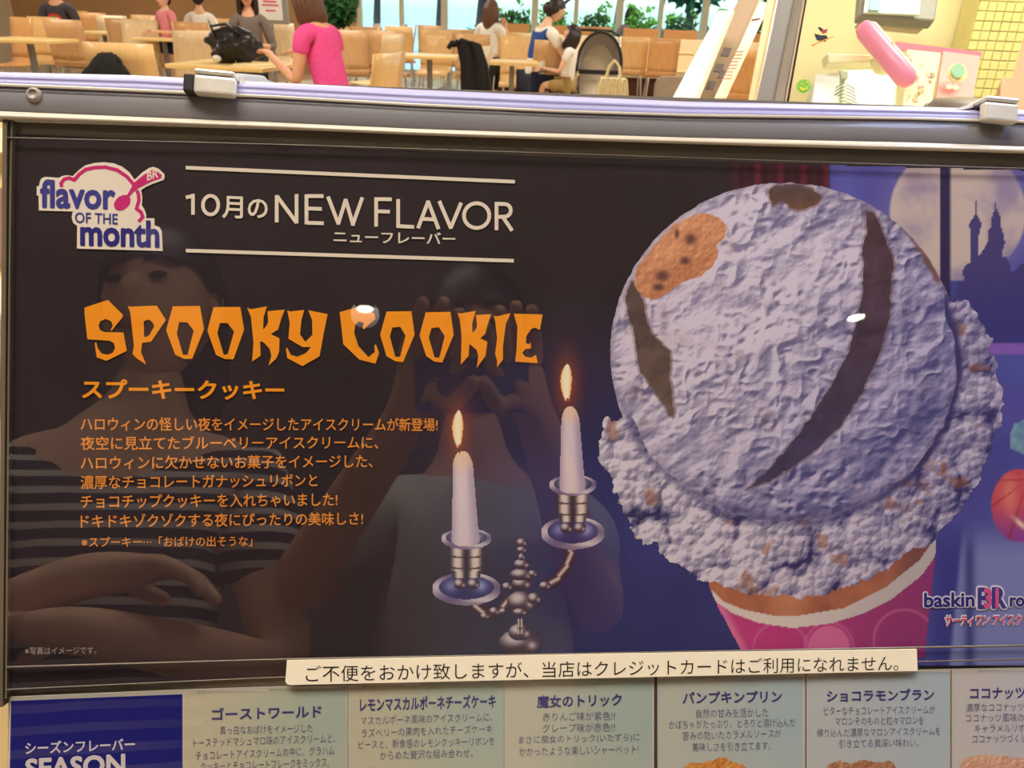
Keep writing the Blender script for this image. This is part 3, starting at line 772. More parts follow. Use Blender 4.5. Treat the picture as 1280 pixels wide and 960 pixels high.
# pushchair
yv = 8.9; xv = at_y(748, 90, yv).x
pc = empty('pushchair', (xv, yv, 0), 0, 'grey pushchair with a black hooped hood beside the child', 'pushchair')
M_blk = mat('black_trim', (24, 24, 27), rough=.5); M_mesh = mat('grey_hood', (150, 146, 142), rough=.8, bump=.2)
hoop = [(math.cos(a) * .235, -.02, .66 + math.sin(a) * .33) for a in np.linspace(R(-10), R(190), 20)]
MB().tube(hoop, .016, 8).build('hood_frame', M_blk, pc, True)
rows = [[(math.cos(a) * .232 * k, -.01 + .30 * (1 - k) ** .7, .66 + math.sin(a) * .325 * k) for a in np.linspace(R(-10), R(190), 20)] for k in (1, .9, .75, .5, .25, .05)]
MB().sheet(rows).build('hood', M_mesh, pc, True)
MB().box((0, .02, .60), (.42, .03, .045)).build('hood_band', M_blk, pc, bevel=.01)
MB().sheet([[(x, y, z) for x in (-.19, 0, .19)] for y, z in ((.16, .86), (.12, .62), (.05, .42), (-.22, .38), (-.26, .28))]).build('seat', mat('cream_liner', (214, 200, 178), rough=.8), pc, True, solid=.04)
for sx in (-1, 1):
    MB().tube([(sx * .25 - .04, .15, .95), (sx * .22, .0, .5), (sx * .24, -.35, .1)], .011, 7).build('frame_tube', M_steel, pc)
    MB().tube([(sx * .22, .28, .1), (sx * .22, -.05, .55)], .011, 7).build('leg', M_steel, pc)
    for yy in (-.36, .3):
        MB().lathe([(.02, -.02), (.075, -.02), (.085, 0), (.075, .02), (.02, .02)], (sx * .25, yy, .088), 18, Matrix.Rotation(R(90), 3, 'Y')).build('wheel', M_blk, pc, True)
MB().tube([(-.29, .15, .95), (-.2, .19, 1.0), (.12, .19, 1.0), (.21, .15, .95)], .014, 8).build('handle', M_blk, pc, True)
# tote bag
yo = 8.2; xo = at_y(766, 105, yo).x
to = empty('tote_bag', (xo, yo, .36), 0, 'pleated cream tote bag with two handles right of the pushchair', 'bag')
rows = [[(x * w_, -.08 + .015 * math.sin(x * 30), z) for x in np.linspace(-1, 1, 33)] for z, w_ in ((0.0, .145), (.08, .15), (.17, .14), (.235, .125))]
rows += [[(x * w_, .08 + .015 * math.sin(x * 30), z) for x in np.linspace(-1, 1, 33)] for z, w_ in ((.235, .125), (.17, .14), (.08, .15), (0, .145))]
MB().sheet(rows).build('body', M_canvas, to, True, solid=.006)
for yy in (-.07, .07): MB().tube([(-.075, yy, .22), (-.05, yy, .34), (.0, yy, .40), (.05, yy, .34), (.075, yy, .22)], .008, 7).build('handle', M_canvas, to, True)
for k in range(5): MB().ell((-.1 + .05 * k, -.10, .235), (.016, .012, .012), 8, 6).build('tassel', M_canvas, to, True)
st = empty('stool', (xo, yo, 0), 0, 'low dark stool under the pleated cream tote bag', 'stool')
MB().box((0, 0, .342), (.32, .26, .03)).build('seat', mat('brown_base'), st, bevel=.01)
for a in (-1, 1):
    for b_ in (-1, 1): MB().tube([(a * .13, b_ * .10, .33), (a * .15, b_ * .12, 0)], .012, 7).build('leg', M_steel, st)
# grey rounded chair and cream one by the boards
yq = 5.6; xq = at_y(846, 100, yq).x
gc = empty('padded_chair', (xq, yq, 0), R(6), 'grey padded chair with rounded corners left of the leaning boards', 'chair')
def rr(w, h, r, n=6):
    o = []
    for cx, cz, a0 in ((w / 2 - r, h / 2 - r, 0), (-w / 2 + r, h / 2 - r, 90), (-w / 2 + r, -h / 2 + r, 180), (w / 2 - r, -h / 2 + r, 270)):
        o += [(cx + r * math.cos(R(a0 + 90 * i / n)), cz + r * math.sin(R(a0 + 90 * i / n))) for i in range(n + 1)]
    return o
Mx = Matrix.Rotation(R(90), 4, 'X')
MB().prism(rr(.30, .44, .06), 0, .04, Matrix.Translation((0, 0, .58)) @ Mx).build('backrest', mat('taupe', (150, 136, 122), rough=.7), gc, bevel=.008)
MB().prism(rr(.32, .36, .05), -.02, .02, Matrix.Translation((0, .18, .42))).build('seat', mat('taupe'), gc, bevel=.008)
for a in (-1, 1):
    for b_ in (.03, .33): MB().tube([(a * .14, b_, .42), (a * .15, b_, 0)], .012, 7).build('leg', M_steel, gc)
# notice stand and plant
ys = 10.6; xs_ = at_y(339, 15, ys).x
ns = empty('notice_stand', (xs_, ys, 0), R(4), 'grey framed notice stand with a white sheet of pink print', 'sign')
Mz = Matrix.Translation((0, 0, 1.10)) @ Matrix.Rotation(R(90), 4, 'X')
MB().box((0, 0, 1.10), (.42, .03, .40)).build('frame', mat('silver_frame', (168, 166, 160), rough=.35, metal=.4), ns, bevel=.006)
MB().box((0, -.018, 1.10), (.28, .006, .31)).build('sheet', mat('white_paper', (246, 240, 236)), ns)
for i, z in enumerate((1.20, 1.15, 1.11, 1.05)): MB().box((0, -.023, z), ((.20, .16, .2, .12)[i], .004, .018)).build('print_line', mat('pink_print', (222, 80, 130)), ns)
MB().tube([(0, 0, .92), (0, 0, .03)], .018, 10).build('post', M_steel, ns)
MB().lathe([(.17, 0), (.16, .02), (.02, .035)], n=22).build('base', M_grey, ns)
pp = at_y(421, 10, 9.8)
pt = empty('potted_plant', (pp.x, 9.8, 0), 0, 'dark green leafy plant behind the head of the woman in pink', 'plant')
MB().lathe([(.13, 0), (.17, .30), (.18, .31), (.15, .30)], n=20).build('pot', mat('brown_base'), pt, True)
MB().tube([(0, 0, .28), (.02, 0, .75), (0, 0, 1.1)], [.02, .016, .01], 7).build('stem', M_bark, pt)
tag(leaves(MB(), (0, 0, 1.16), (.24, .20, .27), 800, .055).build('foliage', mat('leaf_dark', (34, 84, 38), rough=.5, var=.3, scale=9), pt), kind='stuff')
# red and white sign board far by the window
rs = at_y(618, 0, 14.4)
sg = empty('window_sign', (rs.x, 14.4, 0), 0, 'small red sign at the top edge above the girl with long hair', 'sign')
MB().box((0, 0, 1.42), (.22, .02, .16)).build('plate', mat('red_plate', (222, 74, 92)), sg)
MB().tube([(0, .01, 1.35), (0, .01, 0)], .012, 8).build('post', M_steel, sg)

# ================================================================== THE POSTER BOARD
MMP = 0.42 / FP                                # metres per pixel near the board
M_frost = mat('frosted_plastic', (176, 176, 224), rough=.42, var=.03, scale=20, coat=.15)
M_band = mat('smoky_plastic', (132, 131, 134), rough=.32, var=.10, scale=14, coat=.4)
M_back = mat('board_backing', (112, 104, 90), rough=.5, var=.08, scale=20)
M_ridge = mat('clear_ridge', (212, 204, 184), rough=.12, coat=.6)
M_sleeve = mat_clear('sleeve_clear', (.97, .97, .97), 1.5, .012, 1.9, .10)
XS = [-70, 0, 170, 340, 520, 700, 860, 1000, 1140, 1280, 1350]
def yl_(tab): return lambda x: float(np.interp(x, XS, tab))
rail_t = yl_([88, 91, 95, 104, 113, 121, 128, 131, 134, 138, 140])
rail_b = yl_([103, 107, 114, 122, 132, 140, 145, 147, 149, 153, 155])
band_b = yl_([134, 139, 146, 153, 161, 167, 172, 175, 178, 183, 186])
sl_top = yl_([144, 149, 155, 161, 169, 175, 180, 184, 188, 192, 194])
holder = board('poster_holder', 'clear plastic poster sleeve with a frosted top rail on a smoky board', 'poster holder')
def loft(name, lines, m, parent, smooth=True, xs=XS):
    """lines: list of (y_of_x, dv, w)"""
    rows = []
    for f, dv, w in lines:
        r = []
        for x in xs:
            u, v = P(x, f(x), w); r.append((u, v + dv, w))
        rows.append(r)
    return MB().sheet(rows).build(name, m, parent, smooth)
mid = lambda f, g, t: (lambda x: f(x) * (1 - t) + g(x) * t)
loft('top_rail', [(rail_t, -.004, -.012), (rail_t, 0, -.009), (rail_t, .0004, -.003), (mid(rail_t, rail_b, .15), 0, .002), (mid(rail_t, rail_b, .35), 0, .0045), (mid(rail_t, rail_b, .42), 0, .0040), (mid(rail_t, rail_b, .6), 0, .0048), (mid(rail_t, rail_b, .85), 0, .005), (rail_b, 0, .0045), (rail_b, -.001, .002)], M_frost, holder)
loft('lip', [(mid(rail_b, band_b, -.10), 0, .0056), (mid(rail_b, band_b, -.05), 0, .0060), (mid(rail_b, band_b, .02), 0, .0056)], M_ridge, holder)
loft('smoky_band', [(rail_b, 0, .0030), (mid(rail_b, band_b, .3), 0, .0042), (mid(rail_b, band_b, .8), 0, .0040), (band_b, 0, .003)], M_band, holder)
loft('edge_ridge', [(band_b, 0, .0035), (mid(band_b, sl_top, .35), 0, .0052), (mid(band_b, sl_top, .7), 0, .0056), (sl_top, 0, .004)], M_ridge, holder)
bl = [P(-70, 95, -.006), P(1350, 145, -.006), P(1350, 1060, -.006), P(-70, 1060, -.006)]
bl0 = P(10, 150); bb = P(6, 1060)
MB().prism([P(10, 150), P(6, 1060), P(1350, 1060), P(1350, 190)], -.008, -.003).build('backing', M_back, holder)
MB().prism([P(-70, 90, -.005), P(-70, 146, -.005), P(1350, 194, -.005), P(1350, 141, -.005)], -.011, -.0035).build('top_strip', M_back, holder)
# sleeve margins
M_marg = mat('sleeve_margin', (108, 98, 82), rough=.3, coat=.4, var=.12, scale=25)
MB().prism([P(8, 148), P(3, 880), P(8, 880), P(13.5, 148)], -.002, .0036).build('side_seam', M_marg, holder)
MB().prism([P(17.5, 152), P(15.5, 240), P(15, 300), P(10, 870), P(12.5, 870), P(17.3, 300), P(20, 152)], -.002, .0030).build('side_seam', M_marg, holder)
def seam(y0, y1, y2, h=1.3, name='seam'):
    rows = []
    for dy, w in ((-h, .0031), (0, .0040), (h, .0031)):
        rows.append([(*P(x, np.interp(x, [8, 360, 1280, 1350], [y0, y1, y2, y2 - 1]) + dy, w), w) for x in range(8, 1351, 61)])
    MB().sheet(rows).build(name, M_marg, holder, True)
seam(834, 824, 807); seam(862, 846, 824, 1.0)
seam(172, 181, 211, .8)
MB().sheet([[(*P(14, 151, .003), .003), (*P(1348, 192, .003), .003)], [(*P(8, 1055, .003), .003), (*P(1348, 1055, .003), .003)]]).build('front_sheet', M_sleeve, holder)
for px, py in ((48, 122),):
    u, v = P(px, py); MB().lathe([(.0040, 0), (.0038, .0012), (.0030, .0022), (.0020, .0026), (.0018, .0018), (.0005, .0016)], (u, v, .0036), 22).build('screw_cap', mat('cap_plastic', (168, 160, 150), rough=.2, coat=.6), holder, True)

# ---------------- the poster itself
poster = board('poster', 'dark poster of a purple grey ice cream scoop, candles and orange headline lettering', 'poster')
PQ = [(20, 167), (340, 181), (700, 196), (1060, 206), (1350, 214), (1350, 832), (1145, 834), (360, 845), (11, 866)]
MB().prism([P(*q) for q in PQ], -.0022, -.0006).build('paper', ink('night', (46, 40, 46)), poster)
MOON = (1197, 266, 85)
CAST = [(1189, 390), (1197, 352), (1205, 350), (1203, 338), (1208, 331), (1212, 329), (1212.5, 288), (1211, 281), (1218.5, 268), (1220, 251), (1222, 268), (1227, 279), (1225, 291), (1223, 295), (1223.5, 320), (1231, 309), (1234, 304), (1235, 287), (1239, 284), (1239.5, 272), (1243.5, 260), (1244.6, 244), (1246, 260), (1252, 274), (1251, 283), (1255, 294), (1256.5, 304), (1254, 312), (1252, 322), (1258, 321), (1263, 331), (1263, 340), (1270, 338), (1274, 331), (1285, 327), (1350, 330), (1350, 440), (1180, 440)]
def night(X, Y):
    m = inpoly(X, Y, PQ)
    b = sm(430, 800, X) * sm(330, 620, Y)
    c = mixc((46, 38, 44), (54, 56, 114), b)
    c = mixc(c, (26, 22, 30), sm(800, 860, X) * 0)
    n = fbm(X, Y, 90, 3, 3)
    c = c * (0.85 + .3 * n)[..., None]
    # curtain
    cu = sm(905, 935, X) * (1 - sm(1034, 1038, X)) * (1 - sm(300, 330, Y))
    st = .5 + .5 * np.sin(X * .33) * np.sin(X * .11 + 1)
    c = mixc(c, mixc((38, 22, 30), (112, 34, 56), st), cu * .9)
    # window light
    wv = sm(1034, 1040, X)
    c = mixc(c, mixc((76, 74, 152), (104, 104, 186), fbm(X, Y, 60, 3, 5)), wv)
    r = np.hypot(X - MOON[0], Y - MOON[1])
    mo = (1 - sm(MOON[2] - 2, MOON[2] + 2, r))
    mt = fbm(X + 40, Y, 55, 4, 8)
    mc = mixc((204, 186, 178), (150, 136, 168), sm(.42, .75, mt) * .9 + .25 * sm(1210, 1290, X) * sm(250, 340, Y))
    c = mixc(c, (110, 104, 170), (1 - sm(MOON[2], MOON[2] + 40, r)) * wv * .6 * (1 - mo))
    c = mixc(c, mc, mo * wv)
    low = sm(345, 352, Y) * wv
    c = mixc(c, mixc((66, 66, 138), (72, 80, 156), fbm(X, Y, 40, 3, 2)), low * (1 - mo))
    bar = sm(1174, 1176, X) * (1 - sm(1187, 1189, X)) * (1 - sm(420, 430, Y))
    c = mixc(c, (52, 42, 84), bar)
    ca = inpoly(X, Y, CAST).astype(float)
    c = mixc(c, mixc((74, 66, 122), (60, 58, 128), sm(300, 420, Y)), ca)
    band = sm(427, 431, Y) * (1 - sm(441, 445, Y)) * sm(1195, 1240, X)
    c = mixc(c, mixc((78, 72, 148), (84, 92, 172), fbm(X, Y, 50, 3, 4)), sm(425, 440, Y) * sm(1100, 1180, X))
    c = mixc(c, (136, 96, 184), band)
    c = mixc(c, (92, 84, 168), sm(470, 500, Y) * (1 - sm(520, 560, Y)) * sm(1225, 1260, X) * .7)
    rt = sm(1160, 1175, X) * sm(640, 700, Y)
    c = mixc(c, mixc((64, 66, 146), (128, 136, 194), sm(1196, 1204, X + (Y - 700) * .1)), rt)
    c = mixc(c, (58, 62, 126), rt * np.exp(-((X - 1212) / 7) ** 2) * .8)
    # candle glow
    for cx, cy, s in ((573, 538, 1), (709, 480, 1.05)):
        g = np.exp(-(((X - cx) / (13 * s)) ** 2 + ((Y - cy) / (32 * s)) ** 2))
        c = mixc(c, (214, 96, 40), np.clip(g * 1.0, 0, 1))
        g2 = np.exp(-(((X - cx) / 40) ** 2 + ((Y - cy) / 60) ** 2)); c = mixc(c, (70, 44, 72), g2 * .45)
    # red pumpkin print at the right edge
    pu = np.hypot((X - 1273) / 34, (Y - 632) / 46)
    pm = (1 - sm(.96, 1.02, pu))
    pc_ = mixc((206, 84, 96), (150, 70, 150), sm(-.2, .9, (Y - 632) / 46)); pc_ = mixc(pc_, (226, 130, 120), np.exp(-(((X - 1262) / 10) ** 2 + ((Y - 618) / 24) ** 2)))
    pc_ = mixc(pc_, (150, 50, 60), .5 * (np.abs(np.sin(np.arctan2(Y - 600, X - 1285) * 5)) < .18))
    pc_ = mixc(pc_, (250, 226, 200), np.exp(-(((X - 1276) / 9) ** 2 + ((Y - 655 - (X - 1276) * .8) / 4) ** 2)))
    c = mixc(c, pc_, pm)
    lf = inpoly(X, Y, [(1262, 545), (1268, 530), (1282, 524), (1350, 520), (1350, 570), (1275, 566), (1263, 560)])
    c = mixc(c, mixc((150, 196, 196), (92, 130, 168), fbm(X, Y, 7, 2, 6)), lf * .9)
    return c, m
raster('night_scene', 10, 160, 1350, 870, 2.0, night, poster, .0000)

# ---------------- candles and candlestick
def ring(X, Y, cx, cy, rx, ry, w=.16):
    r = np.hypot((X - cx) / rx, (Y - cy) / ry); return r
def candles(X, Y):
    m = np.zeros(X.shape, bool); c = np.zeros(X.shape + (3,)) + (50, 46, 70)
    def put(mask, col):
        nonlocal m, c
        col = np.asarray(col, float); col = np.broadcast_to(col, c.shape)
        c = np.where(mask[..., None], col, c); m = m | mask
    def pan(cx, cy, rx, ry, deep, rimc=(206, 196, 206)):
        r = np.hypot((X - cx) / rx, (Y - cy) / ry); ang = np.arctan2((Y - cy) / ry, (X - cx) / rx)
        inn = mixc(deep, (150, 160, 206), np.exp(-(((X - cx - rx * .42) / (rx * .2)) ** 2 + ((Y - cy + ry * .1) / (ry * .4)) ** 2)) + np.exp(-(((X - cx + rx * .45) / (rx * .2)) ** 2 + ((Y - cy + ry * .1) / (ry * .4)) ** 2)) * .8)
        rim = mixc(rimc, (112, 100, 140), .5 + .5 * np.sin(ang * 3 + 1.5))
        put((r < 1.0) | (np.hypot((X - cx) / rx, (Y - cy - ry * .22) / ry) < 1), mixc(rim, (130, 110, 140), (Y > cy + ry * .95) * .6))
        put(r < .80, inn)
    def cyl(cx, hw, y0, y1, curve=3.0):
        t = (X - cx) / hw; yy = Y - curve * np.sqrt(np.clip(1 - t * t, 0, 1))
        mk = (np.abs(t) < 1) & (yy > y0) & (yy < y1)
        k = .5 + .5 * np.cos(t * 6.2); col = mixc((58, 44, 62), (222, 208, 200), np.clip(1.15 - k * 1.2, 0, 1))
        col = mixc(col, (52, 44, 64), (np.abs(np.mod(yy - y0, 14) - 13) < 1.5) * .8)
        put(mk, col)
    def bead(cx, cy, rx, ry):
        r = np.hypot((X - cx) / rx, (Y - cy) / ry)
        col = mixc((206, 196, 202), (64, 46, 66), sm(.15, .9, np.hypot((X - cx + rx * .3) / rx, (Y - cy + ry * .35) / ry)))
        col = mixc(col, (196, 176, 186), np.exp(-(((X - cx - rx * .55) / (rx * .22)) ** 2 + ((Y - cy - ry * .2) / (ry * .3)) ** 2)))
        put(r < 1, col)
    def arm(pts, w):
        for i in range(len(pts) - 1):
            (ax, ay), (bx_, by_) = pts[i], pts[i + 1]; L = math.hypot(bx_ - ax, by_ - ay)
            t = np.clip(((X - ax) * (bx_ - ax) + (Y - ay) * (by_ - ay)) / L ** 2, 0, 1)
            dd = np.hypot(X - ax - t * (bx_ - ax), Y - ay - t * (by_ - ay)); s = ((X - ax) * (by_ - ay) - (Y - ay) * (bx_ - ax)) / L
            put(dd < w, mixc((66, 42, 56), (218, 202, 196), np.exp(-((s + w * .1) / (w * .35)) ** 2)))
    arm([(713, 682), (713, 696), (706, 712), (694, 726), (683, 732)], 7); bead(681, 732, 8, 6)
    arm([(634, 752), (624, 764), (606, 768), (596, 760)], 6.5); bead(618, 764, 7, 6); bead(606, 770, 6, 5)
    bead(650, 803, 27, 17); bead(650, 790, 15, 11); cyl(650, 4, 770, 790); bead(652, 752, 19, 14); bead(634, 733, 7, 6); bead(668, 748, 9, 8); bead(650, 765, 10, 5)
    bead(652, 729, 13, 9); bead(652, 718, 16, 8); bead(666, 717, 6, 5); bead(652, 705, 11, 7); bead(652, 696, 5, 5); bead(652, 687, 7, 4.5); bead(652, 678, 7, 6)
    for cx, y1, cy2, rx1, rx2, hw in ((583, 672, 734, 32, 43, 22), (716, 605, 664, 30, 40, 21)):
        pan(cx, cy2, rx2, 19, (52, 52, 112))
        bead(cx - 8, cy2 - 4, 8, 7); bead(cx + 9, cy2 - 4, 8, 7)
        cyl(cx, hw, y1 + 9, cy2 - 20)
        cyl(cx, hw * .8, cy2 - 22, cy2 - 14)
        pan(cx, y1, rx1, 12, (64, 58, 96))
    for (tx_, ty, bx_, by_, ht, hb) in ((578, 566, 582, 676, 12.5, 17.5), (712.5, 510, 715.5, 610, 11, 16.5)):
        t = np.clip((Y - ty) / (by_ - ty), 0, 1); cx = tx_ + (bx_ - tx_) * t; hw = ht + (hb - ht) * t
        s = (X - cx) / hw; top = ty - 3 + 12 * s ** 4 + 5 * s * s; bot = by_ + 7 * np.sqrt(np.clip(1 - s * s, 0, 1))
        col = mixc((222, 206, 214), (176, 160, 186), sm(.2, 1, np.abs(s + .15)))
        col = mixc(col, (240, 206, 170), (1 - sm(0, .28, t)) * .8)
        put((np.abs(s) < 1) & (Y > top) & (Y < bot), col)
    for cx, y0, y1, hw in ((573.5, 512, 561, 7.2), (709, 454, 503, 7.6)):
        t = (Y - y0) / (y1 - y0); w = hw * np.clip(np.sin(np.clip(t, 0, 1) ** .75 * math.pi * .93), 0, 1) ** .8
        s = np.abs(X - cx + 1.5 * np.sin(t * 3)) / np.maximum(w, .3)
        put((t > 0) & (t < 1) & (s < 1), mixc(mixc((255, 246, 216), (252, 196, 110), sm(.35, 1, s)), (214, 120, 90), sm(.86, 1, t)))
        put((np.abs(X - cx - .8) < 1.2) & (Y > y1 - 6) & (Y < y1 + 6), (110, 52, 40))
    m &= Y < 818
    return c, m
raster('candlestick_picture', 535, 448, 762, 820, 1.0, candles, poster, .00015)

# ---------------- cup and wafer
def cup(X, Y):
    ru = np.interp(X, [884, 905, 930, 965, 1000, 1054, 1108, 1149, 1172], [733, 752, 762, 769, 769, 760, 733, 700, 668])
    rl = np.interp(X, [884, 895, 915, 947, 990, 1040, 1080, 1114, 1152, 1172], [736, 752, 766, 778, 785, 779, 766, 749, 719, 690])
    lx = np.interp(Y, [733, 760, 815], [885, 897, 926]); rx = np.interp(Y, [660, 700, 812], [1172, 1169, 1157])
    m = (X > lx) & (X < rx) & (Y < 822) & (Y > 640)
    c = mixc((196, 66, 132), (150, 58, 118), sm(950, 1160, X))
    for cx, cy, r in ((1036, 808, 26), (975, 812, 30), (1130, 800, 34)):
        rr_ = np.hypot(X - cx, Y - cy)
        c = mixc(c, (222, 120, 168), (1 - sm(r - 1, r + 1, rr_)) * (.85 if r == 26 else .0))
        c = mixc(c, (216, 122, 172), np.exp(-((rr_ - r - 4) / 1.6) ** 2) * .6)
    c = mixc(c, (226, 130, 172), (1 - sm(4, 16, X - lx)) * .8)
    c = mixc(c, (196, 150, 166), (Y > ru) & (Y <= rl))
    c = mixc(c, mixc((226, 216, 206), (190, 184, 186), sm(950, 1160, X)), ((Y > ru) & (Y <= rl)) * .95)
    wf = mixc(mixc((206, 132, 92), (146, 84, 70), fbm(X, Y, 26, 3, 1)), (232, 168, 120), np.exp(-((X - 985) / 25.0) ** 2) * .5)
    c = mixc(c, mixc(wf, (104, 66, 84), sm(1060, 1170, X) * .6), Y <= ru)
    return c, m
raster('cup_picture', 880, 640, 1178, 824, 1.5, cup, poster, .00022)

# ---------------- scoop
SK = [(770, 528), (760, 520), (752, 535), (745, 560), (752, 582), (762, 600), (778, 645), (800, 672), (825, 690), (850, 712), (885, 730), (930, 743), (975, 747), (1030, 744), (1080, 728), (1120, 704), (1165, 676), (1200, 640), (1225, 600), (1241, 560), (1253, 512), (1247, 470), (1236, 430), (1222, 392), (1206, 371), (1190, 378), (1150, 330), (980, 300), (800, 400)]
RIB = [
 ([(788, 350), (781, 372), (788, 400), (794, 432), (801, 465), (815, 485), (840, 522), (842, 510), (836, 475), (839, 440), (822, 427), (808, 400), (802, 372)], (88, 70, 68), (112, 92, 80)),
 ([(1083, 263), (1090, 265), (1096, 272), (1109, 304), (1116, 325), (1113, 380), (1109, 407), (1098, 443), (1079, 489), (1050, 533), (1020, 562), (995, 580), (960, 602), (931, 613), (960, 586), (984, 560), (1014, 522), (1036, 484), (1060, 441), (1071, 400), (1079, 363), (1080, 330), (1078, 318), (1083, 293)], (84, 58, 66), (74, 66, 104)),
 ([(960, 236), (985, 229), (1010, 232), (1027, 246), (1020, 256), (1000, 264), (986, 262), (978, 250), (964, 256)], (78, 64, 62), (120, 84, 66)),
 ([(1124, 280), (1135, 288), (1153, 305), (1166, 330), (1176, 352), (1170, 350), (1158, 330), (1146, 308)], (140, 88, 72), (120, 76, 80)),
 ([(858, 612), (864, 614), (880, 640), (892, 656), (925, 662), (948, 672), (930, 684), (900, 676), (884, 660), (868, 638)], (84, 58, 60), (60, 52, 92)),
]
COOK = [(793, 349), (796, 335), (806, 321), (827, 296), (843, 280), (868, 269), (882, 266), (900, 273), (908, 283), (905, 296), (896, 306), (897, 319), (891, 332), (877, 345), (855, 352), (836, 365), (820, 375), (806, 373), (795, 360)]
def scoop(X, Y):
    wx = X + 11 * (fbm(X, Y, 15, 4, 21, .6) - .5) * 2; wy = Y + 11 * (fbm(X, Y, 15, 4, 31, .6) - .5) * 2
    rr_ = np.hypot((X - 980 + 2 * (fbm(X, Y, 10, 2, 41) - .5)) / 218, (Y - 442 + 2 * (fbm(X, Y, 10, 2, 51) - .5)) / 214)
    ball = rr_ < 1
    sk = inpoly(wx, wy, SK)
    # the ball meets the skirt along a ragged line
    edge = 1 + .0 * X
    yy = (Y - 442) / 214; xx = (X - 980) / 218
    low = np.hypot((X - 985) / 209, (Y - 455) / 196) + .05 * (fbm(X, Y, 22, 3, 61) - .5)
    insk = sk & ((low > 1.0) & ((Y > 500) | (X > 1180)))
    # ball relief: dragged, crumbly
    a = R(-28); dx = X * math.cos(a) + Y * math.sin(a); dy = -X * math.sin(a) + Y * math.cos(a)
    qx = X + 16 * (fbm(X, Y, 30, 3, 3) - .5); qy = Y + 16 * (fbm(X, Y, 30, 3, 14) - .5)
    rg = lambda x, y, s_, o: 1 - np.abs(2 * vnoise(x, y, s_, o) - 1)
    h = 24 * fbm(dx, dy * 1.9, 74, 4, 1, .5) + 9 * rg(qx, qy, 26, 7) * fbm(X, Y, 60, 2, 2) * 1.6 + 5 * rg(qx, qy, 12, 17) * sm(.3, .7, fbm(X, Y, 36, 2, 12)) + 3.0 * fbm(X, Y, 9, 3, 22, .6)
    h = h - 5.5 * np.exp(-(cells(qx, qy, 17, 5) / .26) ** 2) * sm(.45, .7, fbm(X, Y, 48, 2, 9))
    gy, gx = np.gradient(h)
    step = X[0, 1] - X[0, 0]; gx = gx / step; gy = gy / step
    nx, ny = xx, yy; nz = np.sqrt(np.clip(1 - (xx ** 2 + yy ** 2) * .96, .03, 1))
    lit = np.clip(-.55 * nx - .40 * ny + .62 * nz, -.2, 1)
    rel = np.clip(-(gx * -.55 + gy * -.80) * .55, -.5, .5)
    s = .46 + .52 * lit + rel * 1.05 + .22 * (fbm(dx, dy * 1.9, 62, 5, 1, .56) - .5) + .10 * (fbm(X, Y, 34, 2, 13) - .5)
    c = mixc((76, 72, 116), (220, 211, 228), np.clip(s, 0, 1))
    c = mixc(c, mixc((78, 80, 140), (182, 174, 214), np.clip(s + .12, 0, 1)), sm(-.25, .8, nx * .75 + ny * .55) * .62)
    c = mixc(c, (150, 116, 104), .22 * sm(.68, .84, fbm(X, Y, 40, 4, 17)))
    for poly, c0, c1 in RIB:
        q = inpoly(X + 5 * (fbm(X, Y, 9, 2, 71) - .5), Y + 5 * (fbm(X, Y, 9, 2, 81) - .5), poly).astype(float)
        ys_ = [p[1] for p in poly]; t = np.clip((Y - min(ys_)) / (max(ys_) - min(ys_)), 0, 1)
        col = mixc(c0, c1, t) * (.70 + .5 * fbm(X, Y, 16, 4, 19, .6))[..., None]
        q3 = q.copy(); 
        for k in (1, 2, 3):
            q3[k:, :] = np.maximum(q3[k:, :], q[:-k, :] * .5); q3[:, k:] = np.maximum(q3[:, k:], q[:, :-k] * .5); q3[:-k] = np.maximum(q3[:-k], q[k:] * .3); q3[:, :-k] = np.maximum(q3[:, :-k], q[:, k:] * .3)
        c = mixc(c, (104, 74, 72), np.clip(q3, 0, .45)); c = mixc(c, col, q * .92)
    ck = inpoly(X + 3 * (fbm(X, Y, 12, 2, 5) - .5), Y + 3 * (fbm(X, Y, 12, 2, 6) - .5), COOK)
    hc = 5 * fbm(X, Y, 22, 4, 23, .6); cy, cx = np.gradient(hc)
    cc = mixc((158, 92, 62), (240, 178, 134), np.clip(.62 + (cx * .7 + cy * .8) * -1.1 / step * -.9 - .004 * (Y - 320) - .0022 * (X - 850), 0, 1))
    for px, py, rx, ry in ((863, 299, 7, 7), (856, 326, 6, 5), (828, 345, 9, 7), (823, 359, 8, 5), (846, 292, 3, 6)):
        cc = mixc(cc, (92, 58, 58), np.exp(-(((X - px) / rx) ** 2 + ((Y - py) / ry) ** 2) ** 1.5) * .85)
    # the biscuit itself, printed over the ball
    c = mixc(c, cc, ck)
    # skirt
    cl = cells(X + 9 * fbm(X, Y, 12, 3, 2), Y + 9 * fbm(X, Y, 12, 3, 4), 31, 3); cl2 = cells(X + 5 * fbm(X, Y, 7, 2, 12), Y, 12, 9)
    hs = 17 * np.sqrt(1 - np.clip(cl, 0, .98)) + 6.0 * (1 - np.clip(cl2, 0, 1)) + 6 * fbm(X, Y, 14, 4, 15, .52)
    sy, sx = np.gradient(hs); sx = sx / step; sy = sy / step
    ss = .40 + np.clip((sx * .55 + sy * .75) * .36, -.45, .45) + .20 * (1 - sm(800, 1250, X)) + .18 * (fbm(X, Y, 60, 2, 25) - .4) - .55 * sm(.50, .95, cl)
    d = mixc((54, 50, 96), (224, 215, 228), np.clip(ss * 1.25 + .10, 0, 1))
    d = mixc(d, mixc((64, 62, 128), (190, 180, 214), np.clip(ss * 1.2 + .12, 0, 1)), sm(850, 1240, X) * .45)
    d = mixc(d, (150, 92, 66), .5 * sm(.66, .78, fbm(X, Y, 24, 3, 27)))
    sh = np.exp(-((low - 1.015) / .028) ** 2)
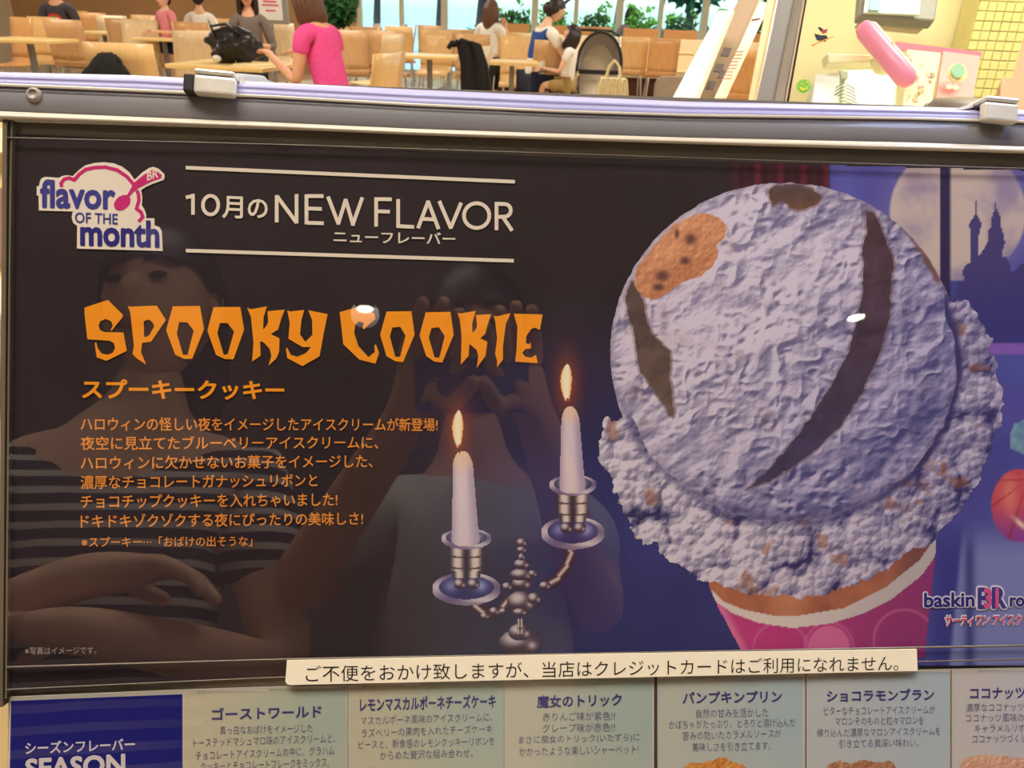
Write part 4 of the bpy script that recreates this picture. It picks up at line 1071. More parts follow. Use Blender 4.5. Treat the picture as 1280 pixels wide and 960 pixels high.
    d = mixc(d, (58, 54, 106), sh * (.45 + .5 * sm(1000, 1190, X)))
    c = mixc(c, (84, 78, 122), np.exp(-((low - .985) / .03) ** 2) * sm(560, 640, Y) * .5)
    c = np.where(insk[..., None], d, c)
    c = mixc(c, (140, 128, 150), (sm(.955, 1.0, rr_) * .35) * (~insk))
    m = (ball & ~((low > 1.0) & (Y > 520))) | insk | (sk & (low <= 1.0) & (Y > 480))
    return c, m
raster('ice_cream_picture', 738, 222, 1262, 756, 1.0, scoop, poster, .0003)

# ---------------- lettering
I_or = ink('orange', (250, 158, 36)); I_or2 = ink('orange_small', (236, 152, 62)); I_wh = ink('white', (236, 224, 204)); I_gr = ink('grey', (176, 172, 172))
I_bl = ink('logo_blue', (64, 66, 146)); I_bl2 = ink('logo_navy', (46, 46, 128)); I_mg = ink('magenta', (206, 44, 120)); I_cr = ink('logo_cream', (240, 230, 212)); I_pk = ink('logo_pink', (222, 92, 150)); I_rd = ink('kana_red', (214, 84, 110)); I_lv = ink('logo_white', (232, 226, 240))
def cp(pts, ox, oy, s): return [(ox + x / s, oy + y / s) for x, y in pts]
A_ = lambda pts: cp(pts, 90, 360, 4.129)
B_ = lambda pts: cp(pts, 390, 360, 4.129)
ZL = .0006
LET = [
 ('letter_s', A_, [[(67, 102), (188, 62), (266, 140), (262, 152), (206, 222), (202, 216), (213, 195), (205, 172), (175, 160), (148, 172), (140, 195), (148, 218), (170, 228), (268, 230), (285, 325), (180, 376), (130, 358), (120, 285), (127, 279), (135, 310), (155, 338), (185, 345), (212, 335), (225, 310), (218, 285), (195, 272), (82, 265), (67, 130)]]),
 ('letter_p', A_, [[(290, 93), (305, 97), (440, 91), (487, 165), (410, 277), (365, 283), (358, 330), (385, 395), (335, 362), (314, 340), (322, 300), (303, 125)], [(372, 172), (400, 163), (418, 178), (427, 198), (400, 245), (382, 255), (374, 248)]]),
 ('letter_o', A_, [[(522, 95), (662, 93), (683, 213), (622, 365), (580, 366), (535, 345), (488, 218)], [(555, 176), (598, 178), (630, 220), (598, 345), (575, 345), (543, 235)]]),
 ('letter_o', A_, [[(732, 99), (870, 98), (890, 215), (835, 368), (790, 367), (745, 345), (700, 220)], [(765, 180), (805, 182), (838, 225), (805, 342), (785, 345), (752, 235)]]),
 ('letter_k', A_, [[(905, 102), (925, 110), (1008, 95), (990, 150), (988, 215), (1003, 198), (1014, 175), (1010, 120), (1100, 112), (1082, 155), (1065, 215), (1027, 238), (1072, 260), (1070, 330), (1055, 365), (1015, 400), (1030, 350), (1020, 312), (990, 280), (972, 275), (975, 350), (930, 380), (935, 330), (938, 280), (925, 150)]]),
 ('letter_y', A_, [[(1112, 115), (1127, 122), (1200, 113), (1185, 165), (1178, 240), (1205, 278), (1242, 242), (1240, 165), (1220, 115), (1320, 135), (1300, 235), (1279, 352), (1190, 403), (1112, 362), (1105, 312), (1112, 308), (1130, 345), (1165, 355), (1210, 335), (1235, 305), (1190, 305), (1118, 262), (1125, 180)]]),
 ('letter_c', B_, [[(143, 125), (238, 98), (322, 132), (328, 160), (265, 215), (262, 200), (268, 182), (245, 172), (224, 190), (218, 230), (240, 300), (292, 357), (325, 330), (322, 298), (330, 290), (347, 335), (328, 390), (245, 370), (162, 290), (155, 220)]]),
 ('letter_o', B_, [[(385, 122), (513, 120), (530, 240), (470, 382), (430, 378), (385, 352), (352, 242)], [(415, 205), (455, 200), (483, 245), (455, 355), (430, 355), (402, 250)]]),
 ('letter_o', B_, [[(587, 126), (715, 123), (731, 242), (672, 385), (632, 380), (590, 352), (555, 245)], [(617, 207), (655, 203), (685, 248), (657, 360), (632, 358), (603, 255)]]),
 ('letter_k', B_, [[(750, 128), (765, 132), (845, 118), (826, 185), (828, 232), (845, 215), (852, 195), (845, 140), (925, 135), (908, 180), (895, 235), (868, 260), (905, 278), (895, 350), (850, 413), (858, 350), (850, 320), (812, 288), (808, 350), (768, 395), (770, 330), (772, 250), (762, 160)]]),
 ('letter_i', B_, [[(937, 143), (955, 146), (1025, 130), (1000, 185), (985, 300), (985, 370), (955, 408), (955, 375), (945, 340), (955, 260), (945, 170)]]),
 ('letter_e', B_, [[(1040, 133), (1190, 137), (1175, 217), (1150, 205), (1130, 212), (1105, 250), (1103, 285), (1120, 290), (1128, 278), (1130, 312), (1100, 315), (1085, 335), (1100, 355), (1130, 360), (1155, 345), (1165, 388), (1048, 380), (1055, 320), (1060, 200)]]),
]
for nm, f, polys in LET: curve_mesh(nm, [f(p) for p in polys], I_or, poster, ZL)
C_ = lambda pts: cp(pts, 220, 190, 2.909)
for a, b in (((37, 58), (1232, 109)), ((37, 359), (1228, 396))):
    quads_mesh('rule_line', [C_(q) for q in stroke_polys([[a, b]], 13)], I_wh, poster, ZL)
def circ(cx, cy, rx, ry, a0, a1, n=20): return [(cx + rx * math.cos(R(a0 + (a1 - a0) * i / n)), cy + ry * math.sin(R(a0 + (a1 - a0) * i / n))) for i in range(n + 1)]
NF = [('letter_n', [[(367, 257), (367, 158)], [(367, 160), (439, 258)], [(439, 260), (439, 154)]]), ('letter_e', [[(537, 161), (475, 161)], [(475, 155), (475, 263)], [(475, 258), (538, 260)], [(475, 206), (531, 208)]]),
      ('letter_w', [[(553, 163), (592, 264)], [(590, 264), (618, 172)], [(617, 172), (645, 268)], [(642, 268), (678, 166)]]), ('letter_f', [[(785, 173), (722, 172)], [(728, 168), (728, 272)], [(728, 216), (778, 218)]]),
      ('letter_l', [[(808, 172), (808, 275)], [(802, 270), (866, 273)]]), ('letter_a', [[(880, 278), (918, 178)], [(916, 178), (955, 281)], [(896, 244), (940, 246)]]), ('letter_v', [[(957, 179), (1000, 279)], [(998, 279), (1037, 185)]]),
      ('letter_o', [circ(1093, 232, 46, 45, 0, 360, 32)]), ('letter_r', [[(1165, 285), (1165, 184)], [(1160, 189), (1195, 190)] + circ(1195, 213, 22, 23, -90, 90, 10)[1:] + [(1160, 237)], [(1188, 237), (1222, 287)]])]
for nm, ls in NF: quads_mesh(nm, [C_(q) for q in stroke_polys(ls, 13.5)], I_wh, poster, ZL)
def T(s, x0, y0, x1, y1, h, m, b=.012, par=None, nm='lettering', z=ZL, **k): return text(nm, s, x0, y0, x1, y1, h, m, par or poster, z, b, **k)
quads_mesh('digit', [C_(q) for q in stroke_polys([[(63, 229), (63, 153)], [(67, 160), (37, 166)]], 13)], I_wh, poster, ZL)
quads_mesh('digit', [C_(q) for q in stroke_polys([circ(127, 194, 28, 34, 0, 360, 32)], 13)], I_wh, poster, ZL)
T('月', 278, 273, 304, 274, 28, I_wh, .018); T('の', 310, 272.5, 335, 273.5, 24, I_wh, .018)
T('ニューフレーバー', 417, 303, 569, 306, 15, I_wh, .016)
T('スプーキークッキー', 103, 499, 355.7, 500, 25, I_or, .030)
for s, x1, y0, y1 in (('ハロウィンの怪しい夜をイメージしたアイスクリームが新登場!', 547, 538.5, 539), ('夜空に見立てたブルーベリーアイスクリームに、', 473, 562.5, 561), ('ハロウィンに欠かせないお菓子をイメージした、', 466, 587, 584.5),
                      ('濃厚なチョコレートガナッシュリボンと', 397, 611.5, 608.5), ('チョコチップクッキーを入れちゃいました!', 422, 635.5, 632.5), ('ドキドキゾクゾクする夜にぴったりの美味しさ!', 454, 660, 656)):
    T(s, 101.5, y0, x1, y1, 17, I_or2, .012)
T('※スプーキー⋯「おばけの出そうな」', 102.5, 684, 315.6, 682.5, 13, I_or2, .006)
T('※写真はイメージです。', 32, 818, 121, 817, 9.5, I_gr, .0)
# flavor of the month mark
G_ = lambda pts: cp(pts, 30, 190, 6.737)
curve_mesh('logo_ground', [G_([(112, 290), (130, 290), (140, 245), (155, 222), (185, 211), (300, 220), (322, 205), (360, 197), (415, 205), (460, 160), (520, 115), (600, 94), (680, 88), (760, 98), (830, 125), (890, 172), (935, 235), (1000, 175), (1060, 135), (1095, 128), (1135, 142), (1185, 188), (1188, 215), (1178, 238), (1110, 262), (1040, 290), (990, 322), (1000, 380), (996, 450), (1020, 490), (1033, 530), (1032, 560), (1102, 560), (1102, 618), (1145, 635), (1164, 670), (1172, 835), (450, 815), (452, 625), (420, 600), (405, 555), (413, 512), (420, 503), (130, 495), (127, 370), (112, 368)])], I_cr, poster, ZL)
quads_mesh('logo_arc', [G_(q) for q in stroke_polys([[(322, 298), (318, 265), (345, 232), (385, 222), (430, 238), (470, 190), (525, 150), (600, 134), (690, 130), (790, 155), (870, 210), (935, 285)], [(955, 325), (968, 360), (972, 410), (952, 480), (990, 510), (1005, 550), (968, 590)]], 30)], I_mg, poster, ZL + .0001)
el = []
for i in range(28):
    a = 2 * math.pi * i / 28; x, y = 78 * math.cos(a), 56 * math.sin(a); t = R(-40); el.append((832 + x * math.cos(t) - y * math.sin(t), 430 + x * math.sin(t) + y * math.cos(t)))
curve_mesh('logo_spoon', [G_(el)], I_mg, poster, ZL + .00014)
curve_mesh('logo_spoon', [G_([(868, 372), (905, 310), (930, 262), (1010, 197), (1085, 152), (1108, 152), (1165, 197), (1158, 224), (1080, 250), (975, 302), (930, 335), (892, 378)])], I_mg, poster, ZL + .00015)
T('flavor', 51, 260.5, 145, 263, 36, I_bl, .030, nm='logo_lettering', z=ZL + .0002)
T('OF THE', 94.5, 279, 148, 281, 13.5, I_bl, .015, nm='logo_lettering', z=ZL + .0002)
T('month', 101, 308, 200, 310.5, 34.5, I_bl2, .034, nm='logo_lettering', z=ZL + .0002)
T('BR', 184.5, 226.5, 198.5, 222, 11, I_cr, .018, nm='logo_lettering', z=ZL + .0002)
# maker's mark at the lower right
def outlined(s, x0, y0, x1, y1, h, m, mo, b, bo, g=2.0, nm='logo_lettering', **k):
    T(s, x0 - g, y0 + g * .9, x1 + g, y1 + g * .9, h + 2 * g, mo, bo, nm=nm, z=ZL, **k); T(s, x0, y0, x1, y1, h, m, b, nm=nm, z=ZL + .0002, **k)
outlined('baskin', 1154, 759, 1217, 758, 18.5, I_bl2, I_lv, .028, .085, 1.6)
outlined('robbins', 1261, 758, 1322, 757, 17, I_bl2, I_lv, .028, .085, 1.6)
outlined('BR', 1221, 761, 1257, 760, 27, I_bl, I_lv, .03, .09, 2.2)
T('31', 1228, 760, 1247, 759.5, 25.5, I_pk, .05, nm='logo_lettering', z=ZL + .0004)
outlined('サーティワン アイスクリーム', 1181, 782, 1303, 780.5, 13, I_rd, I_lv, .02, .085, 1.6, shear=.15)

# ---------------- notice strip
notice = board('notice_strip', 'long cream strip of black Japanese print across the foot of the dark poster', 'notice', .0034)
MB().prism([P(359, 825, .0035), P(357, 851, .0035), P(359, 854.5, .0035), P(364, 855.5, .0035), P(1146, 838, .0035), P(1145, 811, .0035), P(760, 816.5, .0035)], 0, .0009).build('paper', ink('notice_cream', (252, 244, 218)), notice)
T('ご不便をおかけ致しますが、当店はクレジットカードはご利用になれません。', 384, 848.5, 1117, 834.5, 19.5, ink('black', (36, 34, 36)), -.004, par=notice, z=.0011)

# ---------------- seasonal flavour sheet
menu = board('flavour_sheet', 'pale sheet of six seasonal flavour cards with a blue heading block', 'poster', -.0002)
top = lambda x: float(np.interp(x, [10, 228, 436, 632, 818, 1005, 1185, 1350], [872, 863, 856, 848, 845, 842, 837, 834]))
edge = list(range(12, 1350, 60)) + [1350]
MB().prism([P(x, top(x)) for x in edge[::-1]] + [P(8, 1052), P(1350, 1052)], -.0012, .0001).build('paper', ink('sheet_white', (216, 212, 198)), menu)
quads_mesh('heading_panel', [[(14, 876), (228, 867.5), (228, 1050), (11, 1050)]], ink('season_blue', (36, 38, 128)), menu, .0004)
T('シーズンフレーバー', 32, 942.5, 169, 937, 15.5, I_lv, .018, par=menu, z=.0006)
T('SEASON', 32, 974, 157, 967, 26, ink('season_white', (232, 224, 224)), .035, par=menu, z=.0006)
T('FLAVOR', 32, 1006, 157, 999, 26, ink('season_white'), .035, par=menu, z=.0006)
I_ct = ink('card_title', (66, 62, 132)); I_cb = ink('card_body', (118, 112, 146))
def card(x0, x1, cl, cr, divider=False):
    def fn(X, Y):
        tp = np.interp(X, [10, 228, 436, 632, 818, 1005, 1185, 1350], [872, 863, 856, 848, 845, 842, 837, 834]) + 1.5
        t = sm(x0, x1, X + .15 * (Y - 900)); c = mixc(cl, cr, t)
        c = mixc(c, np.array(cl) * 1.02, sm(900, 1000, Y) * .5)
        c = mixc(c, (120, 122, 118), (1 - sm(0, 6, Y - tp)) * .35)
        return c, (Y > tp)
    raster('flavour_card', x0, top(x0) - 8, x1, 1050, 3.0, fn, menu, .0003)
CR = [(231, 433), (437, 629), (632, 816), (823, 1004), (1010, 1186), (1192, 1348)]
CC = [((208, 202, 174), (178, 194, 180)), ((206, 202, 176), (178, 196, 184)), ((206, 204, 184), (176, 196, 186)), ((200, 204, 190), (180, 200, 204)), ((200, 206, 206), (186, 202, 212)), ((212, 208, 206), (204, 206, 224))]
for (a, b), (c0, c1) in zip(CR, CC): card(a, b, c0, c1)
for x, w, col in ((819.5, 4, (70, 64, 74)), (1007, 1.4, (96, 88, 104)), (1188.5, 1.4, (120, 108, 120)), (434.5, 1.0, (150, 158, 158)), (630, .9, (176, 182, 172))):
    quads_mesh('divider', [[(x - w / 2, top(x)), (x + w / 2, top(x)), (x + w / 2, 1050), (x - w / 2, 1050)]], ink('divider_%d' % int(x), col), menu, .0005)
TX = [('ゴーストワールド', 265, 900, 402, 896, 15.5, 1), ('真っ白なおばけをイメージした', 275, 918, 391, 915, 11, 0), ('トーステッドマシュマロ味のアイスクリームと、', 242, 934, 419, 928, 11.5, 0), ('チョコレートアイスクリームの中に、グラハム', 245, 950, 418, 943, 11.5, 0), ('クッキーとチョコレートフレークをミックス。', 251, 964, 412, 958, 11.5, 0),
      ('レモンマスカルポーネチーズケーキ', 450, 889, 619.5, 884, 17, 1), ('マスカルポーネ風味のアイスクリームに、', 451, 906, 615, 901, 11, 0), ('ラズベリーの果肉を入れたチーズケーキ', 452, 921.5, 615, 916, 11, 0), ('ピースと、新食感のレモンクッキーリボンを', 448, 936, 618, 931, 11, 0), ('からめた贅沢な組み合わせ。', 475, 949.5, 591, 946, 11, 0),
      ('魔女のトリック', 671, 885, 777, 882, 16, 1), ('赤りんご味が紫色!?', 678, 901.5, 769, 899.5, 11, 0), ('グレープ味が赤色!?', 678, 915.5, 769, 913.5, 11, 0), ('まさに魔女のトリック(いたずら)に', 648, 931, 799, 927, 11.5, 0), ('かかったような楽しいシャーベット!', 649, 945, 798, 941.5, 11.5, 0),
      ('パンプキンプリン', 853, 879.5, 977, 877.5, 15, 1), ('自然の甘みを活かした', 870, 897, 960, 895.5, 11, 0), ('かぼちゃがたっぷり。とろりと溶け込んだ', 836, 911, 994, 908, 11, 0), ('苦みの効いたカラメルソースが', 853, 925, 976, 921.5, 11, 0), ('美味しさを引き立てます。', 865, 939, 963, 937, 11, 0),
      ('ショコラモンブラン', 1033, 877, 1167, 875, 15, 1), ('ビターなチョコレートアイスクリームが', 1029.5, 893.5, 1168, 891.5, 10.5, 0), ('マロンそのものと粒々マロンを', 1044, 906.5, 1154, 905, 10.5, 0), ('練り込んだ濃厚なマロンアイスクリームを', 1021, 921, 1175, 918.5, 10.5, 0), ('引き立てる奥深い味わい。', 1048.6, 934.5, 1147.7, 933, 10.5, 0),
      ('ココナッツ', 1212, 874, 1281, 873, 14.5, 1), ('濃厚なココナッツ', 1207, 889.5, 1279, 888.5, 10.5, 0), ('ココナッツ風味の', 1207, 902.5, 1279, 901.5, 10.5, 0), ('キャラメルリボン', 1218, 915.5, 1290, 914.5, 10.5, 0), ('ココナッツづくし', 1215, 928.5, 1283, 927.5, 10.5, 0)]
for s, x0, y0, x1, y1, h, ti in TX: T(s, x0, y0, x1, y1, h, I_ct if ti else I_cb, .02 if ti else -.006, par=menu, z=.0006, res=2)
def crumbs(x0, x1, ytop, c0, c1, o, bumps):
    def fn(X, Y):
        yt = ytop + 7 * (fbm(X, Y * 0, 18, 3, o) - .5) * 2
        for bx_, bh, bw in bumps: yt = yt - bh * np.exp(-((X - bx_) / bw) ** 2)
        e = np.minimum(X - x0, x1 - X); yt = yt + 14 * (1 - sm(0, 14, e))
        h = 6 * fbm(X, Y, 9, 4, o + 2, .65); gy, gx = np.gradient(h)
        c = mixc(c0, c1, np.clip(.5 + (gx + gy) * .5, 0, 1))
        return c, Y > yt
    raster('flavour_picture', x0, ytop - 22, x1, 1050, 1.5, fn, menu, .0005)
crumbs(846, 942, 953, (200, 112, 40), (248, 190, 110), 31, [(905, 6, 12), (880, 2, 20)])
crumbs(1022, 1128, 955, (150, 90, 60), (224, 172, 140), 37, [(1055, 4, 10), (1088, 8, 22)])
crumbs(1194, 1350, 950, (206, 140, 110), (252, 220, 196), 43, [(1245, 8, 30)])
crumbs(680, 770, 962, (70, 40, 50), (170, 90, 110), 47, [(724, 5, 5)])
crumbs(480, 590, 975, (236, 214, 150), (252, 244, 214), 53, [(535, 10, 30)])
crumbs(270, 395, 980, (200, 190, 180), (246, 240, 230), 57, [(330, 10, 30)])

# ---------------- clamps and knobs
M_chrome = mat('worn_chrome', (240, 234, 220), rough=.3, metal=.3, var=.12, scale=60, bump=.2)
M_rub = mat('black_rubber', (46, 42, 40), rough=.7, bump=.3)
def clamp(x0, x1, y0, y1, label, left=True):
    t = board('clamp', label, 'clamp')
    a = P(x0, y0, .006); b = P(x1, y1, .006); cx, cy = (a[0] + b[0]) / 2, (a[1] + b[1]) / 2; w, h = abs(b[0] - a[0]), abs(a[1] - b[1])
    rot = Matrix.Rotation(R(-2.0), 3, 'Z')
    MB().box((cx, cy - h * .1, .009), (w, h * .78, .006), rot).build('jaw', M_chrome, t, bevel=.0018, seg=3)
    MB().box((cx, cy + h * .40, .0045), (w * .98, h * .2, .016), rot).build('top_plate', M_chrome, t, bevel=.0012)
    s = 1
    MB().prism([(cx + w * .5, cy + h * .46), (cx + w * .64, cy + h * .1), (cx + w * .78, cy - h * .05), (cx + w * .74, cy + h * .1), (cx + w * .58, cy + h * .5)], -.006, .002).build('spring_arm', M_chrome, t)
    if left: MB().box((cx - w * .5 - .0026, cy - h * .02, .0065), (.0056, h * .72, .008), rot).build('rubber_end', M_rub, t, bevel=.001)
    else: MB().prism([(cx - w * .5, cy + h * .44), (cx - w * 1.05, cy + h * .16), (cx - w * 1.0, cy + h * .08), (cx - w * .5, cy + h * .28)], -.006, .002).build('spring_arm', M_chrome, t)
    return t
CL = clamp(246, 297, 91, 125, 'small chrome clamp with a black rubber end on the left of the top rail')
CR_ = clamp(1223, 1264, 124, 158, 'small dull chrome clamp on the right end of the top rail', False)
def knob(px, py, wpx, par, col):
    c = at_d(px, py, .50); r = wpx * .50 / FP / 2
    M4 = par.matrix_world.inverted() @ (Matrix.Translation(c) @ CM.to_3x3().to_4x4() @ Matrix.Rotation(R(-62), 4, 'X'))
    t = MB().lathe([(r * .9, -.006), (r, -.004), (r, .004), (r * .86, .008), (r * .3, .010)], n=40).build('ribbed_knob', mat('knob_' + col[0], col[1], rough=.45), par, True); t.matrix_local = M4
    for k in range(44):
        a = 2 * math.pi * k / 44
        if k == 0: rb = MB().box((r + .0006, 0, 0), (.002, .0022, .009)).build('rib', mat('knob_' + col[0]), t)
        else:
            q = rb.copy(); COL.objects.link(q); q.rotation_euler = (0, 0, a)
bpy.context.view_layer.update()
knob(296, 114, 84, CL, ('grey', (150, 152, 164)))
knob(1203, 143, 84, CR_, ('taupe', (108, 96, 86)))

# ================================================================== COUNTER AND SHOWCASE SIDE
counter = empty('counter', (0.2, .78, 0), 0, 'cream shop counter standing behind the poster board', 'counter')
MB().box((0, 0, .46), (3.2, .5, .90)).build('body', M_cream, counter)
MB().box((0, 0, .93), (3.3, .56, .04)).build('top', mat('counter_top', (210, 200, 180), rough=.3), counter, bevel=.005)
# panel glimpsed left of the sleeve
pn = empty('side_panel', label='cream panel with a red block seen past the left edge of the sleeve', cat='panel')
q = [at_d(-60, 150, .62), at_d(12, 150, .62), at_d(14, 980, .56), at_d(-60, 980, .56)]
n_ = (q[1] - q[0]).cross(q[2] - q[0]).normalized()
MB().add(q + [p + n_ * .01 for p in q], [(0, 1, 2, 3), (7, 6, 5, 4), (0, 4, 5, 1), (1, 5, 6, 2), (2, 6, 7, 3), (3, 7, 4, 0)]).build('board', mat('panel_cream', (224, 196, 140), rough=.5), pn)
def slab(mb, pts, th=.008):
    """pts: (px, py, depth); a plate with real thickness at that depth"""
    q = [at_d(*p) for p in pts]; n_ = (q[1] - q[0]).cross(q[-1] - q[0]).normalized()
    if n_.dot(FWD) < 0: n_ = -n_
    k = len(q)
    return mb.add(q + [p + n_ * th for p in q], [tuple(range(k)), tuple(range(k, 2 * k))[::-1]] + [(i, i + k, (i + 1) % k + k, (i + 1) % k) for i in range(k)])
slab(MB(), [(-50, 648, .575), (11, 648, .575), (12, 752, .570), (-50, 752, .570)], .003).build('red_block', mat('panel_red', (190, 40, 44), rough=.5), pn)
for a, b, c in ((160, 190, (244, 226, 180)), (235, 330, (150, 112, 92)),):
    slab(MB(), [(-50, a, .605), (9, a, .605), (9, b, .60), (-50, b, .60)], .002).build('patch', mat('patch_%d' % a, c, rough=.5), pn)

def boardlet(name, label, cat, pts, m, th=.008):
    o = slab(MB(), pts, th).build(name, m, bevel=.0015); return tag(o, label, cat)
M_wht = mat('white_board', (240, 236, 222), rough=.35, var=.02)
M_lav = mat('smoked_acrylic', (126, 122, 120), rough=.2, var=.12, scale=8, coat=.5)
# leaning menu boards: each a sheet with a rim
def leaning(label, tl, tr, br, bl, dep, m, rim=None, name='leaning_board'):
    t = empty(name, label=label, cat='display board')
    slab(MB(), [(*tl, dep + .06), (*tr, dep + .06), (*br, dep), (*bl, dep)], .006).build('sheet', m, t)
    if rim:
        a = slab(MB(), [(tr[0] - 2, tr[1], dep + .055), (tr[0] + 1.5, tr[1], dep + .055), (br[0] + 1.5, br[1], dep - .005), (br[0] - 2, br[1], dep - .005)], .012); a.build('edge', rim, t)
    return t
leaning('slim white leaning board, leftmost of the row of leaning boards', (899, 13), (917, 14), (862, 150), (826, 150), 1.00, M_wht, mat('edge_cream', (226, 214, 180), rough=.3))
leaning('brown translucent leaning board with grey squares, second of the leaning row', (928, -12), (956, -12), (886, 150), (852, 150), 1.06, mat('brown_acrylic', (168, 142, 116), rough=.25, coat=.4, var=.1, scale=10), mat('edge_tan', (206, 184, 150), rough=.3))
t = [o for o in D.objects if o.name.startswith('leaning_board')][-1]
for x, y in ((909, 64), (900, 84), (890, 106), (905, 92)): slab(MB(), [(x - 4, y - 5, 1.035), (x + 6, y - 4, 1.035), (x + 2, y + 6, 1.035), (x - 8, y + 5, 1.035)], .003).build('grey_square', mat('grey_square', (110, 100, 98), rough=.5), t)
lt = leaning('cream leaning sheet with faint red print, third of the leaning row', (950, 3), (963, 3), (908, 122), (893, 122), 1.0, mat('cream_sheet', (246, 240, 208), rough=.4, var=.03))
pr = mat('faint_print', (206, 150, 130), rough=.5)
for i in range(9):
    y = 64 + i * 4.2; x = 924 - (y - 64) * .50
    slab(MB(), [(x - 5, y, .99), (x + 5 + (i % 3), y - .5, .99), (x + 5 + (i % 3), y + 1, .99), (x - 5, y + 1.5, .99)], .001).build('print_line', pr, lt)
slab(MB(), [(940, 24, .99), (951, 22, .99), (950, 24, .99), (940, 26, .99)], .002).build('print_line', mat('print_dark', (130, 84, 84)), lt)
leaning('tan edged leaning frame, fourth of the leaning row', (962, -12), (975, -12), (942, 150), (931, 150), .95, mat('edge_oak', (222, 196, 146), rough=.35, var=.05), mat('edge_white', (244, 240, 226), rough=.25))
leaning('wide smoky grey leaning panel, rightmost of the leaning row', (976, -12), (998, -12), (966, 150), (941, 150), .88, M_lav, mat('edge_grey', (170, 164, 152), rough=.25))
# glass end of the showcase
sh = empty('showcase_glass', label='slanted glass pane of the bright showcase with a pale frame on its left', cat='display case')
slab(MB(), [(1000, -14, .742), (1006, -14, .742), (975, 150, .787), (968, 150, .787)], .01).build('frame_edge', mat('edge_grey'), sh)
slab(MB(), [(1006, -14, .742), (1009, -14, .742), (979, 150, .787), (977, 150, .787)], .01).build('frame_edge', mat('edge_pink', (226, 196, 168), rough=.3), sh)
slab(MB(), [(1009, -14, .742), (1011, -14, .742), (982, 150, .787), (980, 150, .787)], .01).build('gasket', mat('black_rubber'), sh)
slab(MB(), [(1011, -14, .745), (1360, -14, .745), (1360, 158, .79), (981, 158, .79)], .004).build('pane', mat_clear('case_glass', (.98, 1, .97), 1.5, 0, 1.0, 0, .05, (240, 236, 200)), sh)
# cream rear wall of the kiosk
kx = at_y(990, 60, 2.1).x
struct(MB().box((kx + 1.6, 2.16, 1.3), (3.2, .12, 2.6)).build('wall_kiosk', mat('kiosk_cream', (250, 238, 188), rough=.5, var=.02)))
light('kiosk_fill', 'AREA', (kx + .55, 1.35, 2.5), 50, (1, .95, .78), (0, 0, 0), .9, .7)  # added area lamp above the view, brightens the kiosk interior
# tiles on the yellow right part
gt = mat('tile_yellow', (252, 240, 160), rough=.3, var=.02)
wt = empty('tiled_column', label='pale yellow tiled column at the back of the showcase side', cat='column')
MB().box((at_y(1243, 60, 2.02).x, 2.06, 1.2), (.125, .07, 2.4)).build('core', mat('tile_grout', (240, 226, 150), rough=.6), wt)
first = None; xa = at_y(1243, 60, 2.02).x
for i in range(6):
    for j in range(16):
        if first is None:
            first = MB().box((0, 0, 0), (.0185, .006, .0185)).build('tile', gt, wt, bevel=.001); o = first
        else: o = first.copy(); COL.objects.link(o)
        o.location = (xa - .052 + i * .0208, 2.022, .93 + j * .0208)
bs = tag(slab(MB(), [(1262, -14, 1.9), (1340, -14, 1.9), (1330, 150, 1.85), (1248, 150, 1.85)], .05).build('brown_post', mat('rosy_brown', (206, 158, 132), rough=.5), bevel=.004), 'rosy brown slanted post at the right edge behind the glass', 'post')
zs = at_d(1180, 150, 1.02).z
ds = empty('display_shelf', label='cream shelf behind the glass carrying the lids, the tub and the menu cards', cat='shelf')
p_ = at_d(1180, 150, 1.2)
MB().box((kx + .35, p_.y - .02, at_d(1100, 150, 1.22).z - .03), (1.3, .62, .02)).build('board', M_cream, ds, bevel=.002)
MB().box((kx + .35, p_.y, (at_d(1100, 150, 1.22).z - .04 + .95) / 2), (.9, .3, at_d(1100, 150, 1.22).z - .04 - .95)).build('support', M_cream, ds)
# things inside / behind glass
mo = empty('wall_screen', label='grey framed screen cut by the top edge, above the pink scoop', cat='screen')
slab(MB(), [(1078, -30, 1.72), (1178, -34, 1.72), (1169, 26, 1.70), (1074, 19, 1.70)], .03).build('frame', mat('screen_frame', (132, 128, 124), rough=.4), mo, bevel=.004)
slab(MB(), [(1086, -30, 1.705), (1152, -32, 1.705), (1149, 18, 1.685), (1080, 15, 1.685)], .006).build('display', mat('screen_glass', (226, 238, 226), rough=.15, emit=.06), mo)
slab(MB(), [(1090, -20, 1.70), (1104, -20, 1.70), (1100, 13, 1.68), (1086, 12, 1.68)], .002).build('picture', mat('screen_blue', (150, 200, 214), rough=.2), mo)
slab(MB(), [(1074, 27, 1.74), (1158, 33, 1.74), (1152, 38, 1.74), (1072, 30, 1.74)], .02).build('shelf', mat('shadow_beige', (214, 196, 160), rough=.5), mo)  # beige strip standing in for the shadow under the screen
hd = empty('menu_strip', label='pink header strip running above the menu cards behind the glass', cat='sign')
slab(MB(), [(1120, 52, 1.3), (1228, 65, 1.3), (1227, 71, 1.3), (1120, 61, 1.3)], .006).build('strip', mat('strip_pink', (238, 120, 150), rough=.4), hd)
m1 = empty('menu_card', label='speckled beige and pink menu card behind the pink scoop', cat='menu card')
slab(MB(), [(1134, 62, 1.28), (1176, 66, 1.28), (1160, 150, 1.22), (1128, 150, 1.22)], .004).build('card', mat('card_beige', (240, 212, 166), rough=.5, var=.05, scale=60), m1)
for i in range(26):
    t = random.random(); x = 1136 + random.random() * 34 - t * 8; y = 68 + t * 66; s_ = random.uniform(1.2, 3)
    slab(MB(), [(x - s_, y - s_, 1.235), (x + s_, y - s_ * .6, 1.235), (x + s_ * .8, y + s_, 1.233), (x - s_ * .8, y + s_ * .7, 1.233)], .001).build('speck', mat('speck_%d' % (i % 4), [(214, 120, 100), (176, 150, 96), (150, 120, 90), (238, 150, 150)][i % 4], rough=.5), m1)
